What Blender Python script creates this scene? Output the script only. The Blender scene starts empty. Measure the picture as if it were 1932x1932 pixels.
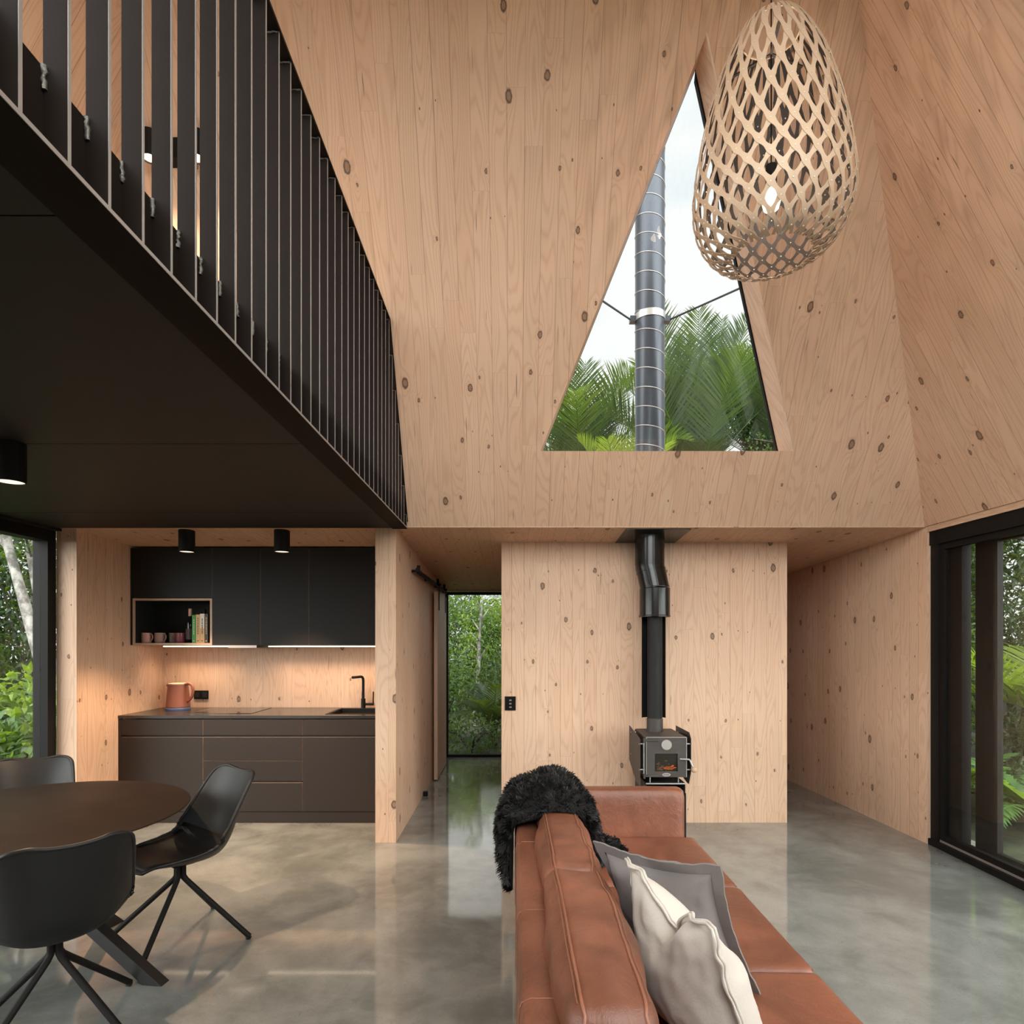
import bpy, bmesh, math, random
from mathutils import Vector, Matrix, noise as mnoise
random.seed(7)
SC = bpy.context.scene
COL = SC.collection
EYE = 1.568          # camera height in metres
V3 = Vector
def R(d): return math.radians(d)

# ------------------------------------------------------------------ node helper
class NT:
    def __init__(s, name):
        s.m = bpy.data.materials.new(name); s.m.use_nodes = True
        s.t = s.m.node_tree; s.t.nodes.clear()
        s.out = s.t.nodes.new('ShaderNodeOutputMaterial')
    def n(s, typ, props=None, **inp):
        nd = s.t.nodes.new(typ)
        for k, v in (props or {}).items(): setattr(nd, k, v)
        for k, v in inp.items(): s.set(nd, k.replace('_', ' '), v)
        return nd
    def set(s, nd, key, v):
        if isinstance(key, str):
            sock = next((i for i in nd.inputs if i.name == key and i.enabled), None) or nd.inputs[key]
        else: sock = nd.inputs[key]
        if hasattr(v, 'is_output') or isinstance(v, bpy.types.NodeSocket): s.t.links.new(v, sock)
        elif isinstance(v, bpy.types.Node): s.t.links.new(v.outputs[0], sock)
        else:
            if isinstance(v, (tuple, list)) and sock.type == 'RGBA' and len(v) == 3: v = (*v, 1)
            sock.default_value = v
    def math(s, op, *a, clamp=False):
        nd = s.t.nodes.new('ShaderNodeMath'); nd.operation = op; nd.use_clamp = clamp
        for i, v in enumerate(a): s.set(nd, i, v)
        return nd.outputs[0]
    def smooth(s, v, a, b, lo=0.0, hi=1.0):
        nd = s.t.nodes.new('ShaderNodeMapRange'); nd.interpolation_type = 'SMOOTHSTEP'
        for k, x in (('Value', v), ('From Min', a), ('From Max', b), ('To Min', lo), ('To Max', hi)): s.set(nd, k, x)
        return nd.outputs[0]
    def mix(s, f, a, b, mode='MIX'):
        nd = s.t.nodes.new('ShaderNodeMix'); nd.data_type = 'RGBA'; nd.blend_type = mode
        for i, v in ((0, f), (6, a), (7, b)): s.set(nd, i, v)
        return nd.outputs[2]
    def xyz(s, x, y, z=0.0):
        nd = s.t.nodes.new('ShaderNodeCombineXYZ')
        for i, v in enumerate((x, y, z)): s.set(nd, i, v)
        return nd.outputs[0]
    def noise(s, vec, scale, detail=2.0, rough=.5, dist=0.0, out='Fac'):
        nd = s.n('ShaderNodeTexNoise', Vector=vec, Scale=scale, Detail=detail, Roughness=rough, Distortion=dist)
        return nd.outputs['Fac' if out == 'Fac' else 'Color']
    def principled(s, **inp):
        b = s.n('ShaderNodeBsdfPrincipled')
        for k, v in inp.items(): s.set(b, k.replace('_', ' '), v)
        s.t.links.new(b.outputs[0], s.out.inputs[0]); return b
    def bump(s, h, strength=.3, dist=.01):
        return s.n('ShaderNodeBump', Height=h, Strength=strength, Distance=dist).outputs[0]

def plain(name, col, rough=.5, metal=0.0, spec=.5, grain=0.0, gscale=40.0, bump=0.0, coat=0.0):
    k = NT(name); c = col; kw = {}
    co = k.n('ShaderNodeTexCoord').outputs['Object']
    nz = k.noise(co, gscale, 3)
    if grain:
        c = k.mix(nz, tuple(x * (1 - grain) for x in col), tuple(min(1, x * (1 + grain)) for x in col))
    if bump: kw['Normal'] = k.bump(nz, bump, .002)
    k.principled(Base_Color=c, Roughness=rough, Metallic=metal, Specular_IOR_Level=spec, Coat_Weight=coat, **kw)
    return k.m

def emissive(name, col, strength):
    k = NT(name); e = k.n('ShaderNodeEmission', Color=(*col, 1), Strength=strength)
    k.t.links.new(e.outputs[0], k.out.inputs[0]); return k.m

def timber(name, tint=(1, 1, 1), width=.104, seam=1.0, knots=1.0, grey=.05):
    k = NT(name)
    uv = k.n('ShaderNodeUVMap').outputs[0]
    sp = k.n('ShaderNodeSeparateXYZ', Vector=uv); u, v = sp.outputs[0], sp.outputs[1]
    pu = k.math('DIVIDE', u, width); pid = k.math('FLOOR', pu); fu = k.math('FRACT', pu)
    r1 = k.n('ShaderNodeTexWhiteNoise', {'noise_dimensions': '1D'}, W=pid).outputs['Value']
    vl = k.math('ADD', k.math('DIVIDE', v, 1.7), k.math('MULTIPLY', r1, 7.3))
    jid = k.math('FLOOR', vl); fj = k.math('FRACT', vl)
    w2 = k.n('ShaderNodeTexWhiteNoise', {'noise_dimensions': '2D'}, Vector=k.xyz(pid, jid))
    r2 = w2.outputs['Value']; sc = k.n('ShaderNodeSeparateColor', Color=w2.outputs['Color'])
    rR, rG, rB = sc.outputs
    de = k.math('MULTIPLY', k.math('SUBTRACT', .5, k.math('ABSOLUTE', k.math('SUBTRACT', fu, .5))), width)
    seamm = k.math('MULTIPLY', k.smooth(de, .0007, .0024, 1, 0), k.math('ADD', .25, k.math('MULTIPLY', rG, .75)))
    dj = k.math('MULTIPLY', k.math('SUBTRACT', .5, k.math('ABSOLUTE', k.math('SUBTRACT', fj, .5))), 1.7)
    jm = k.math('MULTIPLY', k.smooth(dj, .0004, .0018, 1, 0), .22)
    seams = k.math('MULTIPLY', k.math('MAXIMUM', seamm, jm), seam)
    # knots
    vo = k.n('ShaderNodeTexVoronoi', {'voronoi_dimensions': '2D'}, Vector=k.xyz(k.math('MULTIPLY', u, 4.1), k.math('MULTIPLY', v, 2.5)), Scale=1.0)
    ks = k.n('ShaderNodeSeparateColor', Color=vo.outputs['Color'])
    wob = k.math('MULTIPLY', k.math('SUBTRACT', k.noise(uv, 45, 2), .5), .05)
    rad = k.math('ADD', .026, k.math('MULTIPLY', k.math('MULTIPLY', ks.outputs[0], ks.outputs[0]), .055))
    kd = k.math('DIVIDE', k.math('ADD', vo.outputs['Distance'], wob), rad)
    pres = k.math('MULTIPLY', k.math('GREATER_THAN', ks.outputs[1], .42), knots)
    km = k.math('MULTIPLY', k.smooth(kd, .8, 1.1, 1, 0), pres)
    kring = k.math('MULTIPLY', k.math('MULTIPLY', k.smooth(kd, .55, .9), k.smooth(kd, .95, 1.35, 1, 0)), pres)
    halo = k.math('MULTIPLY', k.math('POWER', 2.718, k.math('MULTIPLY', kd, -.55)), pres)
    v2 = k.n('ShaderNodeTexVoronoi', {'voronoi_dimensions': '2D'}, Vector=k.xyz(k.math('MULTIPLY', u, 7.3), k.math('MULTIPLY', v, 3.9)), Scale=1.0)
    k2 = k.n('ShaderNodeSeparateColor', Color=v2.outputs['Color'])
    pin = k.math('MULTIPLY', k.smooth(k.math('DIVIDE', v2.outputs['Distance'], k.math('ADD', .018, k.math('MULTIPLY', k2.outputs[0], .022))), .7, 1.15, 1, 0), k.math('GREATER_THAN', k2.outputs[1], .80))
    pin = k.math('MULTIPLY', pin, knots)
    # growth rings, bent around the knots
    gx = k.math('ADD', u, k.math('MULTIPLY', r2, 13.7)); gy = k.math('ADD', k.math('MULTIPLY', v, .11), k.math('MULTIPLY', rR, 9.1))
    fld = k.noise(k.xyz(gx, gy), 6.5, 1.2, .4)
    fld = k.math('ADD', fld, k.math('MULTIPLY', halo, .22))
    fld = k.math('ADD', fld, k.math('MULTIPLY', k.noise(k.xyz(k.math('MULTIPLY', u, 40), k.math('MULTIPLY', v, 1.4)), 1.0, 2), .03))
    ring = k.math('SINE', k.math('MULTIPLY', fld, 118))
    ring = k.math('POWER', k.math('ADD', k.math('MULTIPLY', ring, .5), .5), 3.0)
    fib = k.noise(k.xyz(k.math('MULTIPLY', u, 330), k.math('MULTIPLY', v, 4)), 1.0, 2)
    # resin streaks
    st = k.noise(k.xyz(k.math('MULTIPLY', u, 95), k.math('MULTIPLY', v, 3.2)), 1.0, 1)
    st2 = k.noise(k.xyz(k.math('MULTIPLY', u, 3.0), k.math('MULTIPLY', v, 1.1)), 1.7, 1)
    streak = k.math('MULTIPLY', k.smooth(st, .71, .77), k.smooth(st2, .52, .60))
    T = lambda c: tuple(c[i] * tint[i] * (.985, .895, .81)[i] for i in range(3))
    base = k.mix(r2, T((.73, .545, .425)), T((.685, .495, .375)))
    base = k.mix(k.math('MULTIPLY', k.math('GREATER_THAN', rB, .80), grey * 4), base, T((.58, .47, .35)))
    base = k.mix(k.math('MULTIPLY', k.smooth(k.noise(uv, 1.1, 3), .45, .75), .30), base, T((.68, .435, .335)))
    base = k.mix(k.math('MULTIPLY', ring, .40), base, T((.50, .315, .215)))
    base = k.mix(k.math('MULTIPLY', k.math('SUBTRACT', fib, .35, clamp=True), .40), base, T((.50, .33, .235)))
    base = k.mix(k.math('MULTIPLY', halo, .32), base, T((.47, .29, .20)))
    base = k.mix(k.math('MULTIPLY', km, .72), base, T((.20, .115, .075)))
    base = k.mix(k.math('MULTIPLY', pin, .85), base, (.075, .05, .04))
    base = k.mix(k.math('MULTIPLY', kring, .8), base, (.055, .035, .028))
    base = k.mix(k.math('MULTIPLY', streak, .8), base, (.05, .038, .034))
    base = k.mix(k.math('MULTIPLY', seams, .72), base, T((.15, .09, .06)))
    k.principled(Base_Color=base, Roughness=.5, Specular_IOR_Level=.3)
    return k.m

def concrete(name):
    k = NT(name); co = k.n('ShaderNodeTexCoord').outputs['Object']
    big = k.noise(co, .9, 6, .62, .6); mid = k.noise(co, 3.4, 5, .6, .4); fine = k.noise(co, 90, 3, .7)
    f = k.smooth(k.math('ADD', k.math('MULTIPLY', big, .6), k.math('MULTIPLY', mid, .4)), .36, .66)
    c = k.mix(f, (.135, .140, .128), (.285, .290, .270))
    c = k.mix(k.math('MULTIPLY', k.math('SUBTRACT', fine, .42, clamp=True), .9), c, (.13, .13, .12))
    sp = k.n('ShaderNodeTexVoronoi', Vector=co, Scale=55.0)
    spot = k.math('MULTIPLY', k.smooth(sp.outputs['Distance'], .12, .22, 1, 0), k.smooth(k.noise(co, 6, 2), .55, .7))
    c = k.mix(k.math('MULTIPLY', spot, .55), c, (.09, .09, .085))
    rg = k.math('ADD', .04, k.math('MULTIPLY', mid, .07))
    k.principled(Base_Color=c, Roughness=rg, Specular_IOR_Level=.6, Coat_Weight=.38, Coat_Roughness=.04, Normal=k.bump(k.noise(co, 2.2, 2), .05, .02))
    return k.m

def glass(name, tint=(1, 1, 1), refl=1.0):
    k = NT(name); g = k.n('ShaderNodeNewGeometry')
    dt = k.n('ShaderNodeVectorMath', {'operation': 'DOT_PRODUCT'})
    k.set(dt, 0, g.outputs['Normal']); k.set(dt, 1, g.outputs['Incoming'])
    c = k.math('SUBTRACT', 1.0, k.math('ABSOLUTE', dt.outputs['Value']), clamp=True)
    f = k.math('MULTIPLY', k.math('ADD', .026, k.math('MULTIPLY', k.math('POWER', c, 5), .8)), refl, clamp=True)
    tr = k.n('ShaderNodeBsdfTransparent', Color=(*tint, 1)); gl = k.n('ShaderNodeBsdfGlossy', Roughness=.0)
    mx = k.n('ShaderNodeMixShader'); k.set(mx, 0, f)
    k.t.links.new(tr.outputs[0], mx.inputs[1]); k.t.links.new(gl.outputs[0], mx.inputs[2])
    k.t.links.new(mx.outputs[0], k.out.inputs[0]); return k.m

def leafmat(name, a, b, trans=.35):
    k = NT(name); g = k.n('ShaderNodeNewGeometry'); r = g.outputs['Random Per Island']
    co = k.n('ShaderNodeTexCoord').outputs['Object']
    nz = k.noise(co, 1.6, 2)
    c = k.mix(k.math('ADD', k.math('MULTIPLY', r, .7), k.math('MULTIPLY', k.math('SUBTRACT', nz, .3), .5), clamp=True), a, b)
    p = k.n('ShaderNodeBsdfPrincipled', Base_Color=c, Roughness=.42)
    tl = k.n('ShaderNodeBsdfTranslucent', Color=k.mix(.5, c, (.5, .75, .05)))
    mx = k.n('ShaderNodeMixShader'); k.set(mx, 0, trans)
    k.t.links.new(p.outputs[0], mx.inputs[1]); k.t.links.new(tl.outputs[0], mx.inputs[2])
    k.t.links.new(mx.outputs[0], k.out.inputs[0]); return k.m

def leather(name, col):
    k = NT(name); co = k.n('ShaderNodeTexCoord').outputs['Object']
    big = k.noise(co, 3.2, 5, .6, .5); peb = k.n('ShaderNodeTexVoronoi', Vector=co, Scale=420.0).outputs['Distance']
    wr = k.noise(co, 11, 4, .6, 1.2)
    f = k.smooth(big, .34, .70)
    c = k.mix(f, tuple(x * .74 for x in col), tuple(min(1, x * 1.22) for x in col))
    rg = k.math('ADD', .33, k.math('MULTIPLY', wr, .18))
    h = k.math('ADD', k.math('MULTIPLY', wr, 1.0), k.math('MULTIPLY', peb, .06))
    k.principled(Base_Color=c, Roughness=rg, Specular_IOR_Level=.5, Normal=k.bump(h, .36, .013))
    return k.m

def linen(name, col):
    k = NT(name); co = k.n('ShaderNodeTexCoord').outputs['Object']
    w1 = k.noise(co, 260, 2); w2 = k.noise(co, 9, 3, .6, .8)
    c = k.mix(w1, tuple(x * .88 for x in col), tuple(min(1, x * 1.08) for x in col))
    h = k.math('ADD', k.math('MULTIPLY', w1, .12), w2)
    k.principled(Base_Color=c, Roughness=.9, Specular_IOR_Level=.1, Sheen_Weight=.15, Normal=k.bump(h, .25, .012))
    return k.m

def bark(name, a, b, scale=9):
    k = NT(name); co = k.n('ShaderNodeTexCoord').outputs['Object']
    f = k.smooth(k.noise(co, scale, 5, .65), .38, .62)
    k.principled(Base_Color=k.mix(f, a, b), Roughness=.85, Normal=k.bump(f, .4, .02)); return k.m

MT = dict(
    wood=timber('timber_boards'),
    wood_plain=timber('timber_panel', seam=.35, knots=1.0, grey=.05),
    wood_edge=timber('timber_edge', tint=(.86, .88, .86), width=.045, seam=.5, knots=.6),
    floor=concrete('polished_concrete'),
    soffit=plain('soffit_black_ply', (.0150, .0118, .0100), .58, spec=.3, grain=.12, gscale=14),
    steel=plain('black_steel', (.0125, .0080, .0062), .6, spec=.08, grain=.15, gscale=20),
    mill=plain('mill_steel_edge', (.36, .33, .31), .42, .55),
    weld=plain('weld_bead', (.11, .10, .085), .45, .6, grain=.6, gscale=160, bump=.9),
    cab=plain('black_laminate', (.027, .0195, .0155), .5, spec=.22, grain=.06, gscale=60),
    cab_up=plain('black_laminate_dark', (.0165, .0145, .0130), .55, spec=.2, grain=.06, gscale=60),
    ply=plain('pale_ply_edge', (.50, .34, .23), .6, grain=.15, gscale=80),
    dark=plain('dark_recess', (.006, .0055, .005), .7),
    counter=plain('black_worktop', (.026, .023, .021), .24, grain=.15, gscale=50),
    ceramic_glass=plain('cooktop_glass', (.008, .008, .008), .08),
    alu=plain('black_aluminium', (.0095, .0085, .0078), .55, spec=.15),
    pipe=plain('gloss_black_flue', (.008, .0076, .0072), .20, spec=.4),
    pipe_matt=plain('matt_black_flue', (.016, .016, .0165), .55, spec=.22),
    outpipe=plain('outdoor_flue_steel', (.035, .042, .055), .28, .35),
    bright=plain('bright_steel', (.40, .39, .38), .34, .85),
    dial=plain('dull_nickel', (.34, .31, .285), .5, .4), lit_reveal=timber('skylit_reveal_timber', tint=(1.14, 1.28, 1.42), width=.09, seam=.3, knots=0), loftfloor=plain('loft_floor_pale', (.55, .53, .50), .7),  # reveal timber: sky light on the triangular opening put into its tint
    stove=plain('stove_iron', (.062, .052, .046), .5, .1, spec=.3, grain=.25, gscale=9),
    leather=leather('tan_leather', (.215, .076, .042)),
    pipingL=plain('leather_piping', (.26, .10, .055), .45),
    fur=plain('black_fur', (.0085, .0085, .0092), .55, spec=.35),
    linen=linen('cream_linen', (.55, .49, .43)),
    grey=linen('mauve_grey_linen', (.190, .166, .158)),
    shell=plain('black_moulded_plastic', (.0105, .0102, .0102), .44, spec=.30, grain=.05, gscale=200),
    pad=plain('black_seat_pad', (.014, .0115, .010), .46, spec=.35, grain=.1, gscale=120),
    table=plain('dark_stained_oak', (.021, .0140, .0105), .50, spec=.10, grain=.35, gscale=5),
    tableleg=plain('black_stained_leg', (.010, .0095, .009), .55, grain=.2, gscale=50),
    bamboo=plain('pale_bamboo_ply', (.56, .40, .275), .55, grain=.12, gscale=30),
    bamboo_in=plain('dark_painted_ply', (.022, .0145, .011), .55),
    rivet=plain('nylon_rivet', (.75, .66, .56), .4),
    white=plain('white_plastic', (.8, .78, .75), .4),
    kettle=plain('terracotta_enamel', (.245, .082, .052), .55),
    blue=plain('blue_base', (.085, .13, .26), .5),
    cream=plain('cream_rim', (.62, .50, .38), .5),
    mug_pink=plain('pink_glaze', (.66, .33, .26), .35), mug_brown=plain('brown_pink_glaze', (.40, .22, .18), .35),
    mug_grey=plain('grey_brown_glaze', (.38, .26, .21), .35), mug_plum=plain('plum_glaze', (.24, .055, .065), .3),
    bottle=plain('bottle_glass', (.006, .008, .006), .1), label=plain('bottle_label', (.075, .045, .045), .6),
    cap=plain('foil_cap', (.62, .36, .27), .4, .3), capred=plain('red_foil', (.05, .008, .012), .4),
    b_green=plain('green_cover', (.018, .23, .012), .5), b_tan=plain('tan_cover', (.62, .37, .14), .55),
    b_white=plain('white_cover', (.72, .63, .52), .55), b_dark=plain('dark_cover', (.045, .034, .024), .55),
    b_ink=plain('spine_print', (.14, .10, .05), .6), b_light=plain('pale_spine_print', (.40, .42, .25), .6), page=plain('book_pages', (.6, .54, .44), .8),
    ember=emissive('ember_glow', (1.0, .20, .05), .6), ash=plain('burnt_logs', (.20, .10, .05), .9, grain=.7, gscale=60),
    knob=plain('wooden_knob', (.52, .33, .21), .5),
    lamp=emissive('lamp_disc', (1, .78, .55), 1.6), lampbright=emissive('lamp_disc_bright', (1, .72, .42), 9.0),
    led=emissive('led_diffuser', (1, .78, .54), 3.2), bulb=emissive('bulb_glow', (1, .72, .42), 7.0),
    glass=glass('window_glass', (.97, .985, .97)), stoveglass=glass('stove_glass', (.92, .9, .86), .8),
    soil=bark('forest_floor', (.012, .014, .007), (.030, .036, .014), 3),
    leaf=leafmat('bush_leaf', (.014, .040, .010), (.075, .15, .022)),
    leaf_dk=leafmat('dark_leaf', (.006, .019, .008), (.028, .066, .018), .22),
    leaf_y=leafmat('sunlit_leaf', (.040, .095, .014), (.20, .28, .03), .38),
    fern=leafmat('fern_leaf', (.022, .066, .018), (.085, .18, .05)),
    palm=leafmat('palm_leaf', (.008, .020, .010), (.032, .060, .022), .2),
    palm_y=leafmat('young_palm_leaf', (.025, .06, .012), (.135, .17, .016), .34),
    dead=leafmat('dry_frond', (.13, .105, .08), (.26, .22, .17), .1),
    trunk=bark('pale_trunk', (.09, .085, .075), (.30, .285, .26), 7), trunk_dk=bark('dark_trunk', (.018, .016, .013), (.06, .052, .04), 8),
)

# ------------------------------------------------------------------ mesh builder
class MB:
    def __init__(s): s.v = []; s.f = []; s.m = []
    def add(s, vs, fs, mi=0):
        o = len(s.v); s.v += [tuple(p) for p in vs]
        for i, f in enumerate(fs):
            s.f.append(tuple(o + j for j in f)); s.m.append(mi if isinstance(mi, int) else mi[i])
        return s
    def box(s, x0, x1, y0, y1, z0, z1, mi=0):
        vs = [(x, y, z) for z in (z0, z1) for y in (y0, y1) for x in (x0, x1)]
        return s.add(vs, [(0, 2, 3, 1), (4, 5, 7, 6), (0, 1, 5, 4), (2, 6, 7, 3), (0, 4, 6, 2), (1, 3, 7, 5)], mi)
    def prism(s, pts, off, mi=0):
        n = len(pts); off = V3(off); b = [V3(p) + off for p in pts]
        s.add(list(pts) + b, [tuple(range(n)), tuple(range(2 * n - 1, n - 1, -1))] + [(i, i + n, (i + 1) % n + n, (i + 1) % n) for i in range(n)], mi); return s
    def slab(s, pts2, z0, z1, mi=0):
        return s.prism([(x, y, z0) for x, y in pts2], (0, 0, z1 - z0), mi)
    def beam(s, a, b, w, h, up=(0, 0, 1), mi=0):
        a, b = V3(a), V3(b); d = (b - a).normalized(); r = d.cross(V3(up)).normalized(); u = r.cross(d).normalized()
        q = [r * (w / 2) + u * (h / 2), r * (-w / 2) + u * (h / 2), r * (-w / 2) - u * (h / 2), r * (w / 2) - u * (h / 2)]
        return s.add([a + p for p in q] + [b + p for p in q], [(0, 1, 2, 3), (7, 6, 5, 4)] + [(i, i + 4, (i + 1) % 4 + 4, (i + 1) % 4) for i in range(4)], mi)
    def tube(s, pts, r, n=10, cap=True, mi=0):
        pts = [V3(p) for p in pts]; k = len(pts); rr = r if isinstance(r, (list, tuple)) else [r] * k
        t0 = (pts[1] - pts[0]).normalized(); up = V3((0, 0, 1)) if abs(t0.z) < .9 else V3((1, 0, 0))
        nx = t0.cross(up).normalized(); vs = []; fs = []
        for i, p in enumerate(pts):
            t = (pts[min(i + 1, k - 1)] - pts[max(i - 1, 0)]).normalized()
            nx = (nx - t * nx.dot(t)).normalized(); ny = t.cross(nx)
            for j in range(n):
                a = 2 * math.pi * j / n; vs.append(p + (nx * math.cos(a) + ny * math.sin(a)) * rr[i])
        for i in range(k - 1):
            for j in range(n):
                j2 = (j + 1) % n; fs.append((i * n + j, i * n + j2, (i + 1) * n + j2, (i + 1) * n + j))
        if cap: fs += [tuple(range(n - 1, -1, -1)), tuple((k - 1) * n + j for j in range(n))]
        return s.add(vs, fs, mi)
    def lathe(s, prof, c=(0, 0, 0), n=32, mi=0, axis='Z', ring=False):
        if ring: prof = list(prof) + [prof[0]]
        vs = []; fs = []; k = len(prof)
        for r, z in prof:
            for j in range(n):
                a = 2 * math.pi * j / n; p = (r * math.cos(a), r * math.sin(a), z)
                if axis == 'Y': p = (p[0], p[2], p[1])
                vs.append((c[0] + p[0], c[1] + p[1], c[2] + p[2]))
        for i in range(k - 1):
            for j in range(n):
                j2 = (j + 1) % n; fs.append((i * n + j, i * n + j2, (i + 1) * n + j2, (i + 1) * n + j))
        if not ring and prof[0][0] > 1e-6: fs.append(tuple(range(n - 1, -1, -1)))
        if not ring and prof[-1][0] > 1e-6: fs.append(tuple((k - 1) * n + j for j in range(n)))
        return s.add(vs, fs, mi)
    def build(s, name, mats, parent=None, loc=None, uv=None, smooth=None, bevel=0, seg=2, recalc=True, kind=None):
        if not isinstance(mats, (list, tuple)): mats = [mats]
        base = V3((0, 0, 0))
        if parent is not None:
            r = parent
            while r.parent: r = r.parent
            base = r.location.copy()
        elif loc is not None: base = V3(loc)
        me = bpy.data.meshes.new(name)
        me.from_pydata([tuple(V3(p) - base) for p in s.v], [], s.f)
        for m in mats: me.materials.append(MT[m] if isinstance(m, str) else m)
        for p, mi in zip(me.polygons, s.m): p.material_index = mi
        if recalc:
            bm = bmesh.new(); bm.from_mesh(me); bmesh.ops.recalc_face_normals(bm, faces=bm.faces); bm.to_mesh(me); bm.free()
        if uv:
            U, V, o = V3(uv[0]).normalized(), V3(uv[1]).normalized(), uv[2]
            W = U.cross(V).normalized(); lay = me.uv_layers.new(name='UVMap')
            for p in me.polygons:
                nrm = p.normal; ua = U if abs(nrm.dot(U)) < .7 else W; va = V if abs(nrm.dot(V)) < .7 else W
                for li in p.loop_indices:
                    co = me.vertices[me.loops[li].vertex_index].co + base
                    lay.data[li].uv = (co.dot(ua) + o * 7.31, co.dot(va) + o * 3.17)
        if smooth is not None:
            me.shade_smooth()
            if smooth < 180: me.set_sharp_from_angle(angle=R(smooth))
        ob = bpy.data.objects.new(name, me); COL.objects.link(ob)
        if parent is not None: ob.parent = parent
        elif loc is not None: ob.location = base
        if bevel:
            b = ob.modifiers.new('bevel', 'BEVEL'); b.width = bevel; b.segments = seg; b.limit_method = 'ANGLE'; b.angle_limit = R(40); b.harden_normals = False
        if kind: ob['kind'] = kind
        return ob

def tag(o, label=None, cat=None, group=None, kind=None):
    if label: o['label'] = label
    if cat: o['category'] = cat
    if group: o['group'] = group
    if kind: o['kind'] = kind
    return o
def thing(name, label, cat, loc, group=None):
    o = bpy.data.objects.new(name, None); COL.objects.link(o); o.location = loc; o.empty_display_size = .05
    return tag(o, label, cat, group)
def copy_tree(o, parent=None):
    c = o.copy(); COL.objects.link(c)
    if parent is not None: c.parent = parent
    for ch in list(o.children): copy_tree(ch, c)
    return c
def struct(o, label=None): 
    o['kind'] = 'structure'
    if label: o['label'] = label
    return o
SKY_BACK, SUN, LED, EXPO, PEND = 8.0, .8, .8, 0.15, 430
# ================================================================== THE ROOM
X, Y, Z = (1, 0, 0), (0, 1, 0), (0, 0, 1)
LEAN = .588                    # run per rise of the sloping faces over the window wall
SIDE = .532                    # the same for the two side faces
ZB, ZT = 2.44, 6.0
def ceil_z(y): return 2.435 - .06 * (y - 4.75)
FR = lambda x, z: V3((x, 4.76 - LEAN * (z - ZB), z))      # a point on the front sloping wall
A_, B_ = FR(-3.3, ZB), FR(3.18, ZB)
C_, D_ = FR(3.18 - SIDE * (ZT - ZB), ZT), FR(-3.3 + SIDE * (ZT - ZB), ZT)
BK = -1.6
E_ = V3((C_.x, BK + LEAN * (ZT - ZB), ZT)); F_ = V3((D_.x, E_.y, ZT))
G_, H_ = V3((3.18, BK, ZB)), V3((-3.3, BK, ZB))

fl = MB().box(-3.80, 3.60, BK - .2, 8.45, -.12, 0).build('floor', 'floor', kind='structure')
gr = MB().box(-30, 30, -14, 40, -.4, -.14).build('ground', 'soil', kind='structure')

# front sloping wall with its triangular window
P1, P2, P3 = FR(.207, 2.934), FR(2.037, 2.934), FR(1.058, 4.856)
TH = V3((0, .21, 0))
mb = MB()
inn = [A_, B_, C_, D_, P1, P2, P3]; out = [p + TH for p in inn]
quads = [(0, 1, 5, 4), (1, 2, 6, 5), (0, 4, 6, 3), (3, 6, 2)]
mb.add(inn + out, quads + [tuple(i + 7 for i in reversed(q)) for q in quads] +
       [(0, 7, 8, 1), (1, 8, 9, 2), (2, 9, 10, 3), (3, 10, 7, 0), (4, 5, 12, 11), (5, 6, 13, 12), (6, 4, 11, 13)])
mb.build('wall_front', 'wood', uv=(X, (0, -LEAN, 1), 1), kind='structure')
# right, left, back sloping walls and the flat top
def holed(name, ring, hole, off, uv, win):
    """a sloping wall with one framed window"""
    off = V3(off); inn = list(ring) + list(hole); out = [p + off for p in inn]; q = [(i, (i + 1) % 4, (i + 1) % 4 + 4, i + 4) for i in range(4)]
    m = MB(); m.add(inn + out, q + [tuple(i + 8 for i in reversed(f)) for f in q] + [(i, i + 8, (i + 1) % 4 + 8, (i + 1) % 4) for i in range(4)] + [(4 + i, 4 + (i + 1) % 4, 12 + (i + 1) % 4, 12 + i) for i in range(4)])
    m.build(name, 'wood', uv=uv, kind='structure')
    c = sum(hole, V3()) / 4; qi = [p + (c - p) * .05 for p in hole]; m = MB()
    for i in range(4): m.prism([hole[i] + off * .7, hole[(i + 1) % 4] + off * .7, qi[(i + 1) % 4] + off * .7, qi[i] + off * .7], off * .2)
    w_ = m.build(win, 'alu', kind='structure'); MB().prism([p + off * .78 for p in qi], off * .04).build('glass_pane', 'glass', w_)
RR = lambda y, z: V3((3.18 - SIDE * (z - ZB), y, z)); LL = lambda y, z: V3((-3.3 + SIDE * (z - ZB), y, z))
holed('wall_right_upper', [G_, B_, C_, E_], [RR(-1.1, 2.75), RR(.9, 2.75), RR(.9, 5.0), RR(.1, 5.0)], (.2, 0, 0), (Y, (-SIDE, 0, 1), 2), 'added_window_5')  # window added out of view to light the upper walls
holed('wall_left_upper', [H_, A_, D_, F_], [LL(-1.0, 2.75), LL(1.6, 2.75), LL(1.6, 5.0), LL(.1, 5.0)], (-.2, 0, 0), (Y, (SIDE, 0, 1), 3), 'added_window_6')  # another unseen added window, daylight for the loft side
BR = lambda x, z: V3((x, BK + LEAN * (z - ZB), z))
Q = [BR(-2.3, 2.72), BR(2.4, 2.72), BR(1.75, 5.0), BR(-1.7, 5.0)]
mb = MB(); inn = [G_, E_, F_, H_] + [Q[1], Q[2], Q[3], Q[0]]; out = [p + V3((0, -.2, 0)) for p in inn]
quads = [(0, 1, 5, 4), (1, 2, 6, 5), (2, 3, 7, 6), (3, 0, 4, 7)]
mb.add(inn + out, quads + [tuple(i + 8 for i in reversed(q)) for q in quads] + [(i, i + 8, (i + 1) % 4 + 8, (i + 1) % 4) for i in range(4)] + [(4 + i, 4 + (i + 1) % 4, 12 + (i + 1) % 4, 12 + i) for i in range(4)])
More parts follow.
